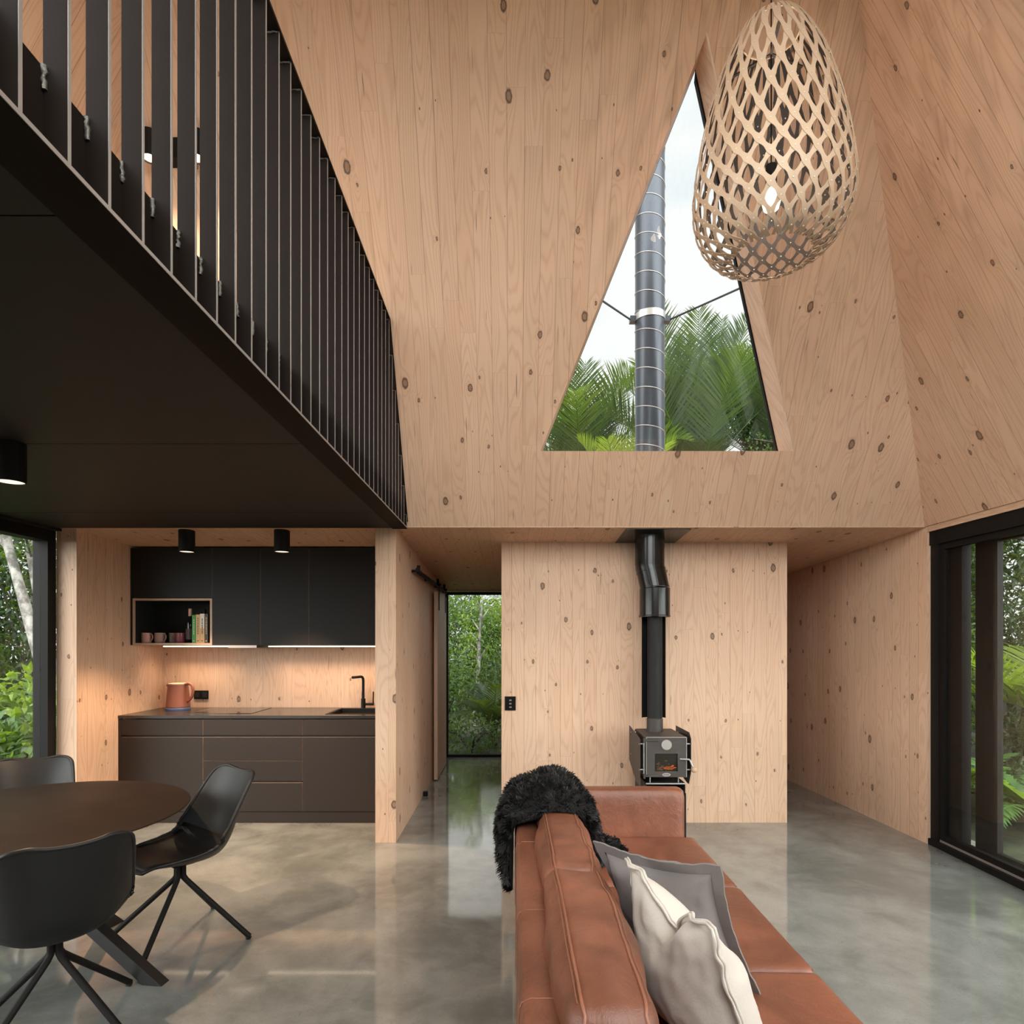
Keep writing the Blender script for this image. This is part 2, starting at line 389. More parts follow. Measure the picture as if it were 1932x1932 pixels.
mb.build('wall_back_upper', 'wood', uv=(X, (0, LEAN, 1), 4), kind='structure')
cq = sum(Q, V3()) / 4; qi = [p + (cq - p) * .04 for p in Q]; ob_ = V3((0, -.14, 0)); mb = MB()
for i in range(4): mb.prism([Q[i] + ob_, Q[(i + 1) % 4] + ob_, qi[(i + 1) % 4] + ob_, qi[i] + ob_], (0, -.04, 0))
wb = mb.build('added_window_4', 'alu', kind='structure')  # unseen back window, added to let daylight onto the front slope
MB().prism([p + ob_ + V3((0, -.016, 0)) for p in qi], (0, -.008, 0)).build('glass_pane', 'glass', wb)
MB().prism([C_, D_, F_, E_], (0, 0, .16)).build('ceiling_upper', 'wood', uv=(X, Y, 5), kind='structure')
# low ceiling over kitchen and halls, falling gently outwards
mb = MB(); y0, y1 = 4.76, 8.45
mb.prism([(-3.56, y0, ceil_z(y0)), (3.45, y0, ceil_z(y0)), (3.45, y1, ceil_z(y1)), (-3.56, y1, ceil_z(y1))], (0, 0, .2))
mb.build('ceiling_hall', 'wood', uv=(X, Y, 6), kind='structure')
def wall(name, pts, z1, o, uvU=X, mat='wood', z0=0.0):
    """upright timber wall on a plan outline, its top cut to the falling ceiling"""
    n = len(pts); tops = [(x, y, z1 if z1 else ceil_z(y)) for x, y in pts]; bots = [(x, y, z0) for x, y in pts]
    m = MB().add(bots + tops, [tuple(range(n - 1, -1, -1)), tuple(range(n, 2 * n))] + [(i, (i + 1) % n, (i + 1) % n + n, i + n) for i in range(n)])
    return m.build(name, mat, uv=(uvU, Z, o), kind='structure')
# stove wall: front board wall and the two returns of the core behind it
wall('wall_stove', [(-.09, 5.293), (2.358, 5.293), (2.358, 5.453), (-.09, 5.453)], None, 7)
wall('wall_core_left', [(-.085, 5.453), (.07, 5.453), (.07, 8.2), (-.085, 8.2)], None, 8, Y)
wall('wall_core_right', [(2.20, 5.453), (2.353, 5.453), (2.353, 8.2), (2.20, 8.2)], None, 9, Y)
wall('wall_core_back', [(.07, 8.04), (2.20, 8.04), (2.20, 8.2), (.07, 8.2)], None, 10)
wall('wall_partition', [(-1.056, 4.77), (-.897, 4.77), (-.888, 8.26), (-1.045, 8.26)], None, 11, Y)
wall('wall_hall_right', [(3.19, 4.743), (3.36, 4.743), (3.19, 8.3), (3.02, 8.3)], None, 12, Y)
wall('wall_kitchen_left', [(-3.541, 4.80), (-3.385, 4.80), (-3.345, 5.92), (-3.50, 5.92)], None, 13, Y)
wall('wall_kitchen_back', [(-3.52, 5.92), (-1.05, 5.92), (-1.05, 6.05), (-3.52, 6.05)], None, 14, X, 'wood_plain')
# right corner of the right hall behind the core
wall('wall_hall_far', [(2.353, 8.2), (3.03, 8.2), (3.03, 8.3), (2.353, 8.3)], None, 15)
MB().box(-3.72, -3.50, BK, 4.80, 2.41, 2.62).build('trim_2', 'soffit', uv=(Z, Y, 4), kind='structure')
MB().box(3.19, 3.42, BK, 4.743, 2.395, 2.445).build('trim_1', 'wood_edge', uv=(Z, Y, 3), kind='structure')

# ------------------------------------------------------------------ windows and sliding doors
def pane_frame(name, x0, x1, y0, y1, z0, z1, fw, axis, n=1, stile=.05, depth=.05, label=None):
    """a framed opening in a plane; axis 'x' runs along X, 'y' along Y"""
    m = MB()
    if axis == 'x':
        m.box(x0, x1, y0, y1, z0, z0 + fw); m.box(x0, x1, y0, y1, z1 - fw, z1)
        m.box(x0, x0 + fw, y0, y1, z0 + fw, z1 - fw); m.box(x1 - fw, x1, y0, y1, z0 + fw, z1 - fw)
        for i in range(1, n):
            xm = x0 + (x1 - x0) * i / n; m.box(xm - stile / 2, xm + stile / 2, y0, y1, z0 + fw, z1 - fw)
        fr = m.build(name, 'alu', kind='structure'); ym = (y0 + y1) / 2
        MB().box(x0 + fw, x1 - fw, ym - .004, ym + .004, z0 + fw, z1 - fw).build('glass_pane', 'glass', fr)
    else:
        m.box(x0, x1, y0, y1, z0, z0 + fw); m.box(x0, x1, y0, y1, z1 - fw, z1)
        m.box(x0, x1, y0, y0 + fw, z0 + fw, z1 - fw); m.box(x0, x1, y1 - fw, y1, z0 + fw, z1 - fw)
        for i in range(1, n):
            ym = y0 + (y1 - y0) * i / n; m.box(x0, x1, ym - stile / 2, ym + stile / 2, z0 + fw, z1 - fw)
        fr = m.build(name, 'alu', kind='structure'); xm = (x0 + x1) / 2
        MB().box(xm - .004, xm + .004, y0 + fw, y1 - fw, z0 + fw, z1 - fw).build('glass_pane', 'glass', fr)
    return fr
# triangular window pane, set at the outer face, with a slim black gasket
off = V3((0, .20, 0)); tri = [P1, P2, P3]; cen = (P1 + P2 + P3) / 3
ins = [p + (cen - p) * .035 for p in tri]
mb = MB()
mb.prism([tri[1] + off, tri[2] + off, ins[2] + off, ins[1] + off], (0, .03, 0))
lo3 = [P1 + V3((-.06, 0, 0)), P1, P3, P3 + V3((-.06, .0, 0))]
mb.prism([p + off + V3((0, .012, 0)) for p in lo3], (0, .03, 0))
wt = mb.build('window_1', 'alu', kind='structure')
MB().prism([p + off + V3((0, .012, 0)) for p in tri], (0, .008, 0)).build('glass_pane', 'glass', wt)
# hall end window, left glazing, glazing behind the viewer
pane_frame('window_2', -.888, -.09, 8.24, 8.31, 0, ceil_z(8.26) - .02, .035, 'x')
pane_frame('window_3', -3.66, -3.545, BK, 4.80, 0, 2.41, .085, 'y', 3, .09)
wall('wall_back', [(-3.55, BK - .16), (3.2, BK - .16), (3.2, BK), (-3.55, BK)], 2.44, 16)
MB().prism([P2 + V3((-.012, 0, 0)), P3 + V3((-.012, 0, 0)), P3 + V3((-.001, 0, 0)), P2 + V3((-.001, 0, 0))], (0, .198, 0)).build('trim_lit_3', 'lit_reveal', uv=(Y, (-LEAN * 1.9, 0, 2), 23), kind='structure')  # added pale liner, its colour brightens the right reveal as if sky-lit
# sliding door on the right: outer frame, a fixed leaf and a sliding leaf
m = MB()
m.box(3.205, 3.42, BK, 4.743, 2.29, 2.395)                        # head
m.box(3.195, 3.42, BK, 4.743, 0, .045)                            # sill
for k in range(4): m.box(3.225 + k * .05, 3.235 + k * .05, BK, 4.743, .045, .062, 1)
m.box(3.215, 3.42, 4.655, 4.743, .045, 2.29); m.box(3.27, 3.385, 4.57, 4.655, .045, 2.29); m.box(3.27, 3.338, 4.49, 4.57, .045, 2.29)
dr = m.build('door_1', ['alu', 'mill'], kind='structure')
for (nm, xx, ya, yb) in (('fixed_leaf', 3.245, 1.5, 4.655), ('sliding_leaf', 3.345, -1.5, 4.43)):
    f = MB(); st = .045 if nm == 'fixed_leaf' else .2
    f.box(xx - .02, xx + .02, ya, yb, .062, .105); f.box(xx - .02, xx + .02, ya, yb, 2.245, 2.29)
    f.box(xx - .02, xx + .02, yb - st, yb, .105, 2.245); f.box(xx - .02, xx + .02, ya, ya + .045, .105, 2.245)
    fo = f.build(nm, 'alu', dr)
    MB().box(xx - .004, xx + .004, ya + .045, yb - st, .105, 2.245).build('glass_pane', 'glass', fo)

# ------------------------------------------------------------------ loft deck and balustrade
m = MB(); ys = [BK, -.20, 1.252, 2.712, 4.172, 4.755]
for i in range(5): m.box(-3.54, -.919, ys[i] + (.0025 if i else 0), ys[i + 1] - .0025, 2.428, 2.446)
m.box(-3.54, -.919, BK, 4.755, 2.446, 2.58, 1)
m.box(-3.54, -.919, BK, 4.755, 2.58, 2.60, 2)
lo = m.build('floor_loft', ['soffit', 'dark', 'loftfloor'], uv=(X, Y, 17), kind='structure')
bal = thing('balustrade', 'black steel balustrade of thin upright flat bars along the loft edge', 'balustrade', (-.845, 2.0, 2.428))
m = MB(); m.box(-.917, -.80, BK, 4.75, 2.420, 2.428); m.box(-.917, -.845, BK, 4.75, 2.428, 2.60)
e = m.build('edge_beam', ['steel'], bal)
m = MB().box(-.801, -.7995, BK, 4.75, 2.4195, 2.4285); m.build('flange_edge', 'mill', e)
z_rail = 3.655; ytop = FR(0, z_rail).y
MB().box(-.862, -.795, BK, ytop + .02, z_rail, z_rail + .012).build('top_rail', 'steel', bal)
a, b = V3((-.828, ytop - .005, z_rail + .006)), V3((-.828, 4.72, 2.47))
MB().beam(a, b, .066, .010, up=(0, 1, 0)).build('raking_bar', 'steel', bal)
MB().box(-.866, -.845, 4.70, 4.75, 2.44, 2.60).build('end_plate', 'steel', bal)
yb = 1.0046 - 4 * .1117; i = 0; rw = random.Random(3)
while yb < 4.70:
    zt = min(z_rail, ZB + (4.76 - yb) / LEAN - .035)
    m = MB(); m.box(-.845, -.8005, yb - .004, yb + .004, 2.428, zt); m.box(-.8005, -.7995, yb - .004, yb + .004, 2.428, zt, 1)
    br = m.build('baluster', ['steel', 'mill'], bal)
    for (zc, hh, xx) in ((2.578, .022, -.846), (zt - .004, .004, -.822)):
        pts = []; hx = .020 if hh < .01 else .004
        if hh < .01: pts = [(-.842 + .04 * q / 7, yb - .006, zt - .004 + rw.uniform(-.002, .002)) for q in range(8)]
        else: pts = [(xx + .004 + rw.uniform(-.002, .002), yb - .006, zc - hh + 2 * hh * q / 8) for q in range(9)]
        w = MB().tube(pts, [.0055 + rw.uniform(-.0018, .0018) if hh > .01 else .003 + rw.uniform(-.0008, .0008) for _ in pts], 6)
        w.build('weld', 'weld', br, smooth=60)
    yb += .1117; i += 1
# ================================================================== KITCHEN
KF, KB = 5.28, 5.915
cols = [-3.345, -2.6415, -1.790, -1.058]
rows_z = [(.752, .884), (.535, .734), (.360, .531), (.0996, .344)]
def front(parent, nm, x0, x1, z0, z1, yf, mat='cab', t=.018):
    g = .002
    m = MB(); x0 += g; x1 -= g
    m.add([(x, y, z) for z in (z0, z1) for y in (yf, yf + t) for x in (x0, x1)],
          [(0, 2, 3, 1), (4, 5, 7, 6), (0, 1, 5, 4), (2, 6, 7, 3), (0, 4, 6, 2), (1, 3, 7, 5)], [1, 1, 0, 0, 1, 1])
    return m.build(nm, [mat, 'ply'], parent)
base_lab = ['dark brown base cabinet against the left kitchen wall, one drawer over a door',
            'dark brown base cabinet of four drawers under the cooktop',
            'dark brown base cabinet below the sink beside the timber partition']
for i in range(3):
    x0, x1 = cols[i], cols[i + 1]; xl = x0 - (.022 if i == 0 else 0)
    t = thing('base_cabinet', base_lab[i], 'cabinet', ((x0 + x1) / 2, KF + .3, 0), 'base cabinets along the kitchen wall')
    m = MB(); m.box(xl if i else x0, x1, KF + .02, KB, .09, .862, 0); m.build('carcass', 'dark', t)
    if i == 0: MB().box(xl, x0, KF, KF + .03, 0, .893).build('end_panel', 'cab', t)
    MB().box(x0, x1, KF + .004, KF + .05, 0, .094).build('plinth', 'cab', t)
    front(t, 'drawer', x0, x1, *rows_z[0], KF)
    if i == 1:
        for r in rows_z[1:]: front(t, 'drawer', x0, x1, *r, KF)
    else: front(t, 'door', x0, x1, .0996, .734, KF)
# worktop with a cut-out for the sink
SX0, SX1, SY0, SY1 = -1.615, -1.13, 5.365, 5.81
m = MB(); xl, xr = -3.368, -1.057
m.slab([(xl, KF - .004), (SX0, KF - .004), (SX0, KB), (-3.344, KB)], .895, .92); m.box(SX1, xr, KF - .004, KB, .895, .92)
m.box(SX0, SX1, KF - .004, SY0, .895, .92); m.box(SX0, SX1, SY1, KB, .895, .92)
tag(m.build('worktop', 'counter', loc=((xl + xr) / 2, 5.6, .92)), 'thin glossy black worktop running over the base cabinets', 'worktop')
s = thing('kitchen_sink', 'black inset sink in the worktop next to the partition', 'sink', ((SX0 + SX1) / 2, (SY0 + SY1) / 2, .92))
m = MB(); a, b, c, d = SX0 + .02, SX1 - .02, SY0 + .02, SY1 - .02
m.box(a, b, c, d, .875, .882); m.box(a - .01, a, c, d, .875, .922); m.box(b, b + .01, c, d, .875, .922); m.box(a, b, c - .01, c, .875, .922); m.box(a, b, d, d + .01, .875, .922)
m.build('basin', 'alu', s)
m = MB(); m.box(SX0 - .008, SX1 + .008, SY0 - .008, SY0 + .01, .920, .923); m.box(SX0 - .008, SX1 + .008, SY1 - .01, SY1 + .008, .920, .923)
m.box(SX0 - .008, SX0 + .01, SY0 + .01, SY1 - .01, .920, .923); m.box(SX1 - .01, SX1 + .008, SY0 + .01, SY1 - .01, .920, .923); m.build('rim', 'alu', s)
MB().lathe([(0, .883), (.03, .883), (.034, .885), (.034, .882)], ((SX0 + SX1) / 2, 5.6, 0), 20).build('drain', 'bright', s)
f = thing('kitchen_tap', 'matt black mixer tap with a square bent spout', 'tap', (-1.412, 5.862, .92))
fx, fy = -1.412, 5.862
MB().tube([(fx, fy, .92), (fx, fy, 1.01)], .021, 20).build('tap_body', 'alu', f, smooth=40)
MB().tube([(fx, fy, 1.0), (fx, fy, 1.18), (fx - .001, fy - .004, 1.20), (fx - .006, fy - .015, 1.214), (fx - .016, fy - .03, 1.219), (fx - .06, fy - .16, 1.219)], .0125, 14).build('spout', 'alu', f, smooth=60)
hd = MB().tube([(fx + .015, fy, .957), (fx + .10, fy - .005, .957)], .012, 12).build('handle', 'alu', f, smooth=40)
MB().tube([(fx + .094, fy, .957), (fx + .096, fy, 1.075)], .006, 10).build('lever', 'alu', hd, smooth=40)
ck = thing('induction_cooktop', 'black glass cooktop set flush in the worktop', 'cooktop', (-2.57, 5.63, .92))
MB().box(-2.85, -2.285, 5.40, 5.87, .9195, .9235).build('glass_plate', 'ceramic_glass', ck, bevel=.001)
MB().box(-2.42, -2.30, 5.405, 5.425, .9235, .9238).build('touch_controls', 'alu', ck)
# upper cabinets
UF, UB, UZ0, UZ1 = 5.44, 5.912, 1.521, 2.376
up = thing('wall_cabinet', 'black wall cabinet with an open timber edged niche below its door', 'cabinet', (-2.99, 5.68, UZ0), 'black wall cabinets over the worktop')
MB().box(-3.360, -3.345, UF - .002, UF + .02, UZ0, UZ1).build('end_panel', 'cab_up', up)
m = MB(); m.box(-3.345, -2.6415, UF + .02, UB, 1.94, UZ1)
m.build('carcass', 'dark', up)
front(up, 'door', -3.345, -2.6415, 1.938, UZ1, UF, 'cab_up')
nx0, nx1, nz0, nz1, nt = -3.343, -2.643, 1.521, 1.932, .018
m = MB(); m.box(nx0, nx1, UF, UB, nz1 - nt, nz1); m.box(nx0, nx1, UF, UB, nz0, nz0 + nt)
m.box(nx0, nx0 + nt, UF, UB, nz0 + nt, nz1 - nt); m.box(nx1 - nt, nx1, UF, UB, nz0 + nt, nz1 - nt); fr = m.build('niche_frame', 'ply', up)
m = MB(); q = nt + .0015; m.box(nx0 + nt, nx1 - nt, UF + .012, UB - .12, nz1 - q, nz1 - nt); m.box(nx0 + nt, nx0 + q, UF + .012, UB - .12, nz0 + q, nz1 - q)
m.box(nx1 - q, nx1 - nt, UF + .012, UB - .12, nz0 + q, nz1 - q); m.box(nx0 + nt, nx1 - nt, UF + .012, UB - .12, nz0 + nt, nz0 + q); m.box(nx0 + nt, nx1 - nt, UB - .13, UB - .12, nz0 + q, nz1 - q)
m.build('niche_lining', 'dark', up)
for (a, b, lab) in ((-2.6415, -2.2155, 'narrow black wall cabinet directly beside the open niche'), (-2.2155, -1.790, 'narrow black wall cabinet in the middle, under the ceiling spotlight'), (-1.790, -1.058, 'wide black wall cabinet above the sink by the partition')):
    t = thing('wall_cabinet', lab, 'cabinet', ((a + b) / 2, 5.68, UZ0), 'black wall cabinets over the worktop')
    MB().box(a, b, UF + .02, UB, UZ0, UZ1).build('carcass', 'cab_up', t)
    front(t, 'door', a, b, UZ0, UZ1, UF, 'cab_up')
rh = thing('rangehood', 'slim slide-out rangehood under the black wall cabinets', 'rangehood', (-2.37, 5.56, 1.51))
MB().box(-2.495, -2.245, 5.43, 5.83, 1.497, 1.520).build('hood_body', 'alu', rh); MB().box(-2.495, -2.245, 5.425, 5.432, 1.497, 1.519).build('front_lip', 'mill', rh)
for (a, b, lab) in ((-3.215, -2.615, 'glowing LED strip under the open niche'), (-2.36, -2.27, 'short glowing LED strip beside the rangehood'), (-2.255, -1.06, 'long glowing LED strip over the sink')):
    t = thing('led_strip', lab, 'light strip', ((a + b) / 2, 5.70, 1.51), 'LED strips under the wall cabinets')
    MB().box(a, b, 5.690, 5.710, 1.511, 1.521).build('channel', 'bright', t)
    MB().box(a, b, 5.691, 5.709, 1.501, 1.511).build('diffuser', 'led', t)
# niche contents
def mug(x, y, mat, lab, rot):
    t = thing('mug', lab, 'mug', (x, y, 1.5406), 'mugs in the open niche')
    z = 1.5406; r = .043
    b = MB().lathe([(0, z), (.034, z), (.040, z + .004), (r, z + .014), (r, z + .088), (r - .003, z + .090), (r - .006, z + .086), (r - .007, z + .01), (0, z + .008)], (x, y, 0), 28).build('cup', mat, t, smooth=50)
    c, s_ = math.cos(rot), math.sin(rot)
    pts = [(x + c * d, y + s_ * d, z + h) for d, h in ((r - .003, .075), (r + .016, .075), (r + .027, .063), (r + .028, .045), (r + .022, .030), (r + .01, .020), (r - .003, .018))]
    MB().tube(pts, .0055, 8).build('handle', mat, t, smooth=80)
mug(-3.285, 5.55, 'mug_pink', 'pink stoneware mug, first from the left in the niche', R(-18))
mug(-3.165, 5.55, 'mug_brown', 'brown pink mug standing between the pink and the grey mug', R(-18))
mug(-3.088, 5.64, 'mug_grey', 'grey brown mug set back behind the brown mug', R(-20))
mug(-2.985, 5.56, 'mug_plum', 'plum red mug beside the wine bottle', R(10))
def bottle(x, y, lab, cap, lbl):
    t = thing('wine_bottle', lab, 'bottle', (x, y, 1.5406)); z = 1.5406
    MB().lathe([(0, z), (.034, z), (.037, z + .005), (.037, z + .165), (.033, z + .19), (.019, z + .222), (.0145, z + .235), (.0145, z + .30), (0, z + .30)], (x, y, 0), 28).build('glass_body', 'bottle', t, smooth=50)
    if lbl: MB().lathe([(.0375, z + .03), (.0376, z + .03), (.0376, z + .125), (.0375, z + .125)], (x, y, 0), 28).build('label', 'label', t, smooth=50)
    MB().lathe([(.0155, z + .24), (.0162, z + .241), (.0162, z + .305), (.0145, z + .308), (0, z + .308)], (x, y, 0), 20).build('foil_cap', cap, t, smooth=50)
bottle(-2.897, 5.56, 'dark wine bottle with a copper foil cap', 'cap', True)
bottle(-2.835, 5.69, 'dark red capped bottle standing behind the books', 'capred', False)
def book(x0, w, h, lab, mats, rot=0.0, two=None, mark='b_ink'):
    d = .17; t = thing('book', lab, 'book', (x0 + w / 2, 5.565, 1.5406), 'books in the open niche'); z = 1.5406; y0 = 5.465
    m = MB(); m.box(x0, x0 + .003, y0, y0 + d, z, z + h); m.box(x0 + w - .003, x0 + w, y0, y0 + d, z, z + h); m.box(x0 + .003, x0 + w - .003, y0, y0 + .004, z, z + h)
    m.build('cover', mats, t)
    MB().box(x0 + .003, x0 + w - .003, y0 + .004, y0 + d - .003, z + .003, z + h - .003).build('pages', 'page', t)
    if two: MB().box(x0, x0 + w, y0 - .0008, y0, z + h * .5, z + h).build('spine_band', two, t)
    m = MB(); n = random.Random(int(x0 * -1000)); zz = z + h * .30; xc = x0 + w / 2
    while zz < z + h * .84: 
        l = n.uniform(.006, .02); m.box(xc - w * .12, xc + w * .14, y0 - .0014, y0 - .0008, zz, zz + l); zz += l + n.uniform(.002, .006)
    m.box(xc - w * .2, xc + w * .2, y0 - .0014, y0 - .0008, z + .012, z + .022)
    m.build('spine_print', mark, t)
book(-2.832, .032, .246, 'green paperback beside the wine bottle', 'b_green', mark='b_light')
book(-2.797, .034, .250, 'tan yellow book next to the green one', 'b_tan')
book(-2.761, .038, .258, 'book with a white over mustard spine', 'b_tan', two='b_white')
book(-2.721, .030, .256, 'dark olive book against the right side of the niche', 'b_dark', mark='b_tan')
# kettle
kx, ky, kz = -3.093, 5.72, .92
t = thing('kettle', 'terracotta jug kettle standing on a round blue base', 'kettle', (kx, ky, kz))
MB().lathe([(0, 0), (.104, 0), (.106, .004), (.106, .020), (.102, .024), (0, .024)], (kx, ky, kz), 40).build('base', 'blue', t, smooth=40)
MB().lathe([(0, .025), (.099, .025), (.103, .030), (.098, .09), (.088, .20), (.084, .238), (.080, .240), (.078, .234), (.076, .22), (0, .22)], (kx, ky, kz), 40).build('jug', 'kettle', t, smooth=40)
MB().lathe([(0, .236), (.07, .236), (.079, .240), (.078, .245), (.02, .249), (.0, .249)], (kx, ky, kz), 36).build('lid', 'cream', t, smooth=50)
MB().add([(kx - .080, ky - .022, kz + .235), (kx - .080, ky + .022, kz + .235), (kx - .112, ky, kz + .230), (kx - .086, ky, kz + .19), (kx - .078, ky - .012, kz + .20), (kx - .078, ky + .012, kz + .20)],
         [(0, 2, 1), (0, 4, 3, 2), (1, 2, 3, 5), (4, 5, 3), (0, 1, 5, 4)]).build('spout', 'kettle', t)
MB().tube([(kx + .07, ky - .02, kz + .232), (kx + .115, ky - .03, kz + .246), (kx + .150, ky - .04, kz + .230), (kx + .162, ky - .042, kz + .185), (kx + .150, ky - .038, kz + .13), (kx + .122, ky - .03, kz + .092), (kx + .092, ky - .022, kz + .080)], [.014, .014, .013, .013, .013, .012, .012], 12).build('handle', 'kettle', t, smooth=80)
# wall sockets and switch
t = thing('power_socket', 'black double power socket on the kitchen splashback beside the kettle', 'socket', (-2.975, 5.915, 1.04))
MB().box(-3.043, -2.907, 5.905, 5.919, 1.0, 1.082).build('plate', 'alu', t, bevel=.003)
MB().box(-3.03, -2.99, 5.902, 5.906, 1.015, 1.066).build('outlet', 'dark', t); MB().box(-2.96, -2.92, 5.902, 5.906, 1.015, 1.066).build('outlet', 'dark', t)
t = thing('light_switch', 'black switch plate with three toggles at the edge of the stove wall', 'switch', (-.016, 5.29, 1.02))
MB().box(-.062, .032, 5.282, 5.2925, .962, 1.083).build('plate', 'pipe', t, bevel=.003)
for zz in (.992, 1.021, 1.05): MB().box(-.024, -.004, 5.279, 5.283, zz - .006, zz + .006).build('toggle', 'bright', t)
# ceiling spotlights
def spot(x, y, zt, lab, grp, watts, cone=88, r=.0595, h=.172, mat='lamp'):
    t = thing('ceiling_spotlight', lab, 'spotlight', (x, y, zt), grp)
    MB().lathe([(0, zt), (r, zt), (r, zt - h), (r - .006, zt - h), (r - .006, zt - h + .006), (0, zt - h + .006)], (x, y, 0), 36).build('housing', 'alu', t, smooth=40)
    MB().lathe([(0, zt - h + .0045), (r - .0065, zt - h + .0045)], (x, y, 0), 36).build('lens', mat, t)
    l = bpy.data.lights.new('spotlight_beam', 'SPOT'); l.energy = watts; l.color = (1, .67, .41); l.spot_size = R(cone); l.spot_blend = .45; l.shadow_soft_size = .022
    lo_ = bpy.data.objects.new('spotlight_beam', l); COL.objects.link(lo_); lo_.location = (x, y, zt - h - .004); return t
G = 'black cylinder ceiling spotlights'
KW, TW = 165, 150
spot(-2.565, 4.87, ceil_z(4.87) + .004, 'black cylinder spotlight on the kitchen ceiling over the niche', G, KW)
spot(-1.814, 4.87, ceil_z(4.87) + .004, 'black cylinder spotlight on the kitchen ceiling over the wide cabinets', G, KW)
spot(-2.195, 2.70, 2.428, 'large black cylinder spotlight under the dark loft, over the table', G, TW, 120)
# sliding barn door in the left hall
t = thing('barn_door', 'pale timber sliding door hanging flat along the left hall partition', 'door', (-.846, 7.3, .012))
MB().box(-.868, -.828, 6.865, 7.78, .012, 2.10).build('door_panel', 'wood_edge', t, uv=(Y, Z, 21))
for yy in (6.98, 7.66):
    h = MB().box(-.827, -.820, yy - .018, yy + .018, 1.90, 2.16).build('hanger_strap', 'alu', t)
    MB().tube([(-.845, yy, 2.19), (-.805, yy, 2.19)], .012, 10).build('roller_axle', 'alu', h, smooth=40)
    MB().lathe([(0, -.845), (.036, -.845), (.036, -.825), (0, -.825)], (0, 0, 0), 20).build('wheel', 'alu', h) if False else MB().tube([(-.850, yy, 2.225), (-.826, yy, 2.225)], .03, 18).build('roller', 'alu', h, smooth=40)
t = thing('barn_door_rail', 'black flat steel rail carrying the sliding door in the hall', 'rail', (-.87, 6.7, 2.17))
MB().box(-.850, -.842, 5.45, 7.98, 2.158, 2.202).build('rail', 'alu', t)
for yy in (5.5, 6.3, 7.1, 7.9): MB().tube([(-.893, yy, 2.18), (-.836, yy, 2.18)], .012, 10).build('standoff', 'alu', t, smooth=40)
for yy in (5.475,): MB().box(-.842, -.815, yy - .02, yy + .02, 2.17, 2.225).build('end_stop', 'alu', t)
tag(MB().box(-.892, -.845, 6.18, 6.225, 0, .045).build('door_stop', 'alu', loc=(-.87, 6.2, 0), bevel=.005), 'small black door stop on the floor against the hall partition', 'door stop')
# ================================================================== WOOD STOVE AND FLUE
sx = 1.187; yf, yb_ = 4.75, 5.19; z0, z1 = .505, .823
st = thing('wood_stove', 'small grey iron wood stove with side shields in front of the stove wall', 'stove', (sx, 4.97, 0))
hw = .158
MB().box(sx - hw, sx + hw, yf + .012, yb_, z0, z1).build('firebox', 'stove', st, bevel=.012)
door = MB()
# door plate with window opening
wx0, wx1, wz0, wz1 = sx - .088, sx + .088, .556, .692
dx0, dx1, dz0, dz1 = sx - hw + .006, sx + hw - .004, z0 + .006, z1 - .008
door.box(dx0, wx0, yf, yf + .012, dz0, dz1); door.box(wx1, dx1, yf, yf + .012, dz0, dz1)
door.box(wx0, wx1, yf, yf + .012, dz0, wz0); door.box(wx0, wx1, yf, yf + .012, wz1, dz1)
dr_ = door.build('door', 'stove', st)
m = MB(); e = .004
m.box(dx0 - .003, dx1 + .003, yf - .002, yf + .010, dz1, dz1 + e); m.box(dx1, dx1 + .004, yf - .002, yf + .010, dz0, dz1); m.box(dx0 - .004, dx0, yf - .002, yf + .010, dz0, dz1)
m.build('door_rim', 'bright', dr_)
MB().box(wx0, wx1, yf + .004, yf + .008, wz0, wz1).build('window', 'stoveglass', dr_)
# glowing fire seen through the window
m = MB(); rr = random.Random(5)
m.box(wx0 - .0, wx1, yf + .011, yf + .0118, wz0, wz1)
m.build('window_backing', 'dark', dr_)
m = MB()
for i in range(26):
    x, z = sx + rr.uniform(-.062, .055), wz0 + .008 + abs(rr.gauss(0, .028)); s = rr.uniform(.006, .014)
    m.beam((x - s, yf + .0095, z - s * rr.uniform(-.6, .6)), (x + s, yf + .0095, z + s * rr.uniform(-.6, .9)), .0018, .007, up=(0, 0, 1))
m.build('burning_logs', 'ash', dr_)
m = MB()
for i in range(15):
    x, z = sx + rr.uniform(-.01, .07), wz0 + .012 + abs(rr.gauss(0, .016)); s = rr.uniform(.005, .012)
    m.beam((x - s, yf + .009, z - s * rr.uniform(-.5, .7)), (x + s, yf + .009, z + s * rr.uniform(-.5, .7)), .0016, .005, up=(0, 0, 1))
m.build('embers', 'ember', dr_)
MB().tube([(sx + .0, yf - .012, .760), (sx, yf + .002, .760)], .040, 28).build('air_dial', 'dial', dr_, smooth=40, bevel=.002)
m = MB(); m.add([(sx + .033 * math.cos(a) , yf - .004, .530 + .0135 * math.sin(a)) for a in [2 * math.pi * i / 24 for i in range(24)]] + [(sx + .033 * math.cos(a), yf + .002, .530 + .0135 * math.sin(a)) for a in [2 * math.pi * i / 24 for i in range(24)]],
       [tuple(range(24)), tuple(range(47, 23, -1))] + [(i, i + 24, (i + 1) % 24 + 24, (i + 1) % 24) for i in range(24)])
bd = m.build('badge', 'dial', dr_)
m = MB()
for i, (a, h) in enumerate(((-.019, .008), (-.013, .005), (-.007, .006), (-.001, .005), (.005, .007), (.011, .005), (.017, .008))): m.box(sx + a - .0018, sx + a + .0018, yf - .0048, yf - .004, .527, .527 + h)
m.build('badge_mark', 'dark', bd)
for zz in (.795, .520):
    h = MB().tube([(dx0 - .018, yf - .008, zz), (dx0 + .085, yf - .008, zz)], .008, 10).build('hinge', 'stove', dr_, smooth=40)
    MB().tube([(dx0 - .018, yf - .006, zz - .018), (dx0 - .018, yf - .006, zz + .018)], .008, 10).build('hinge_pin', 'stove', h, smooth=40)
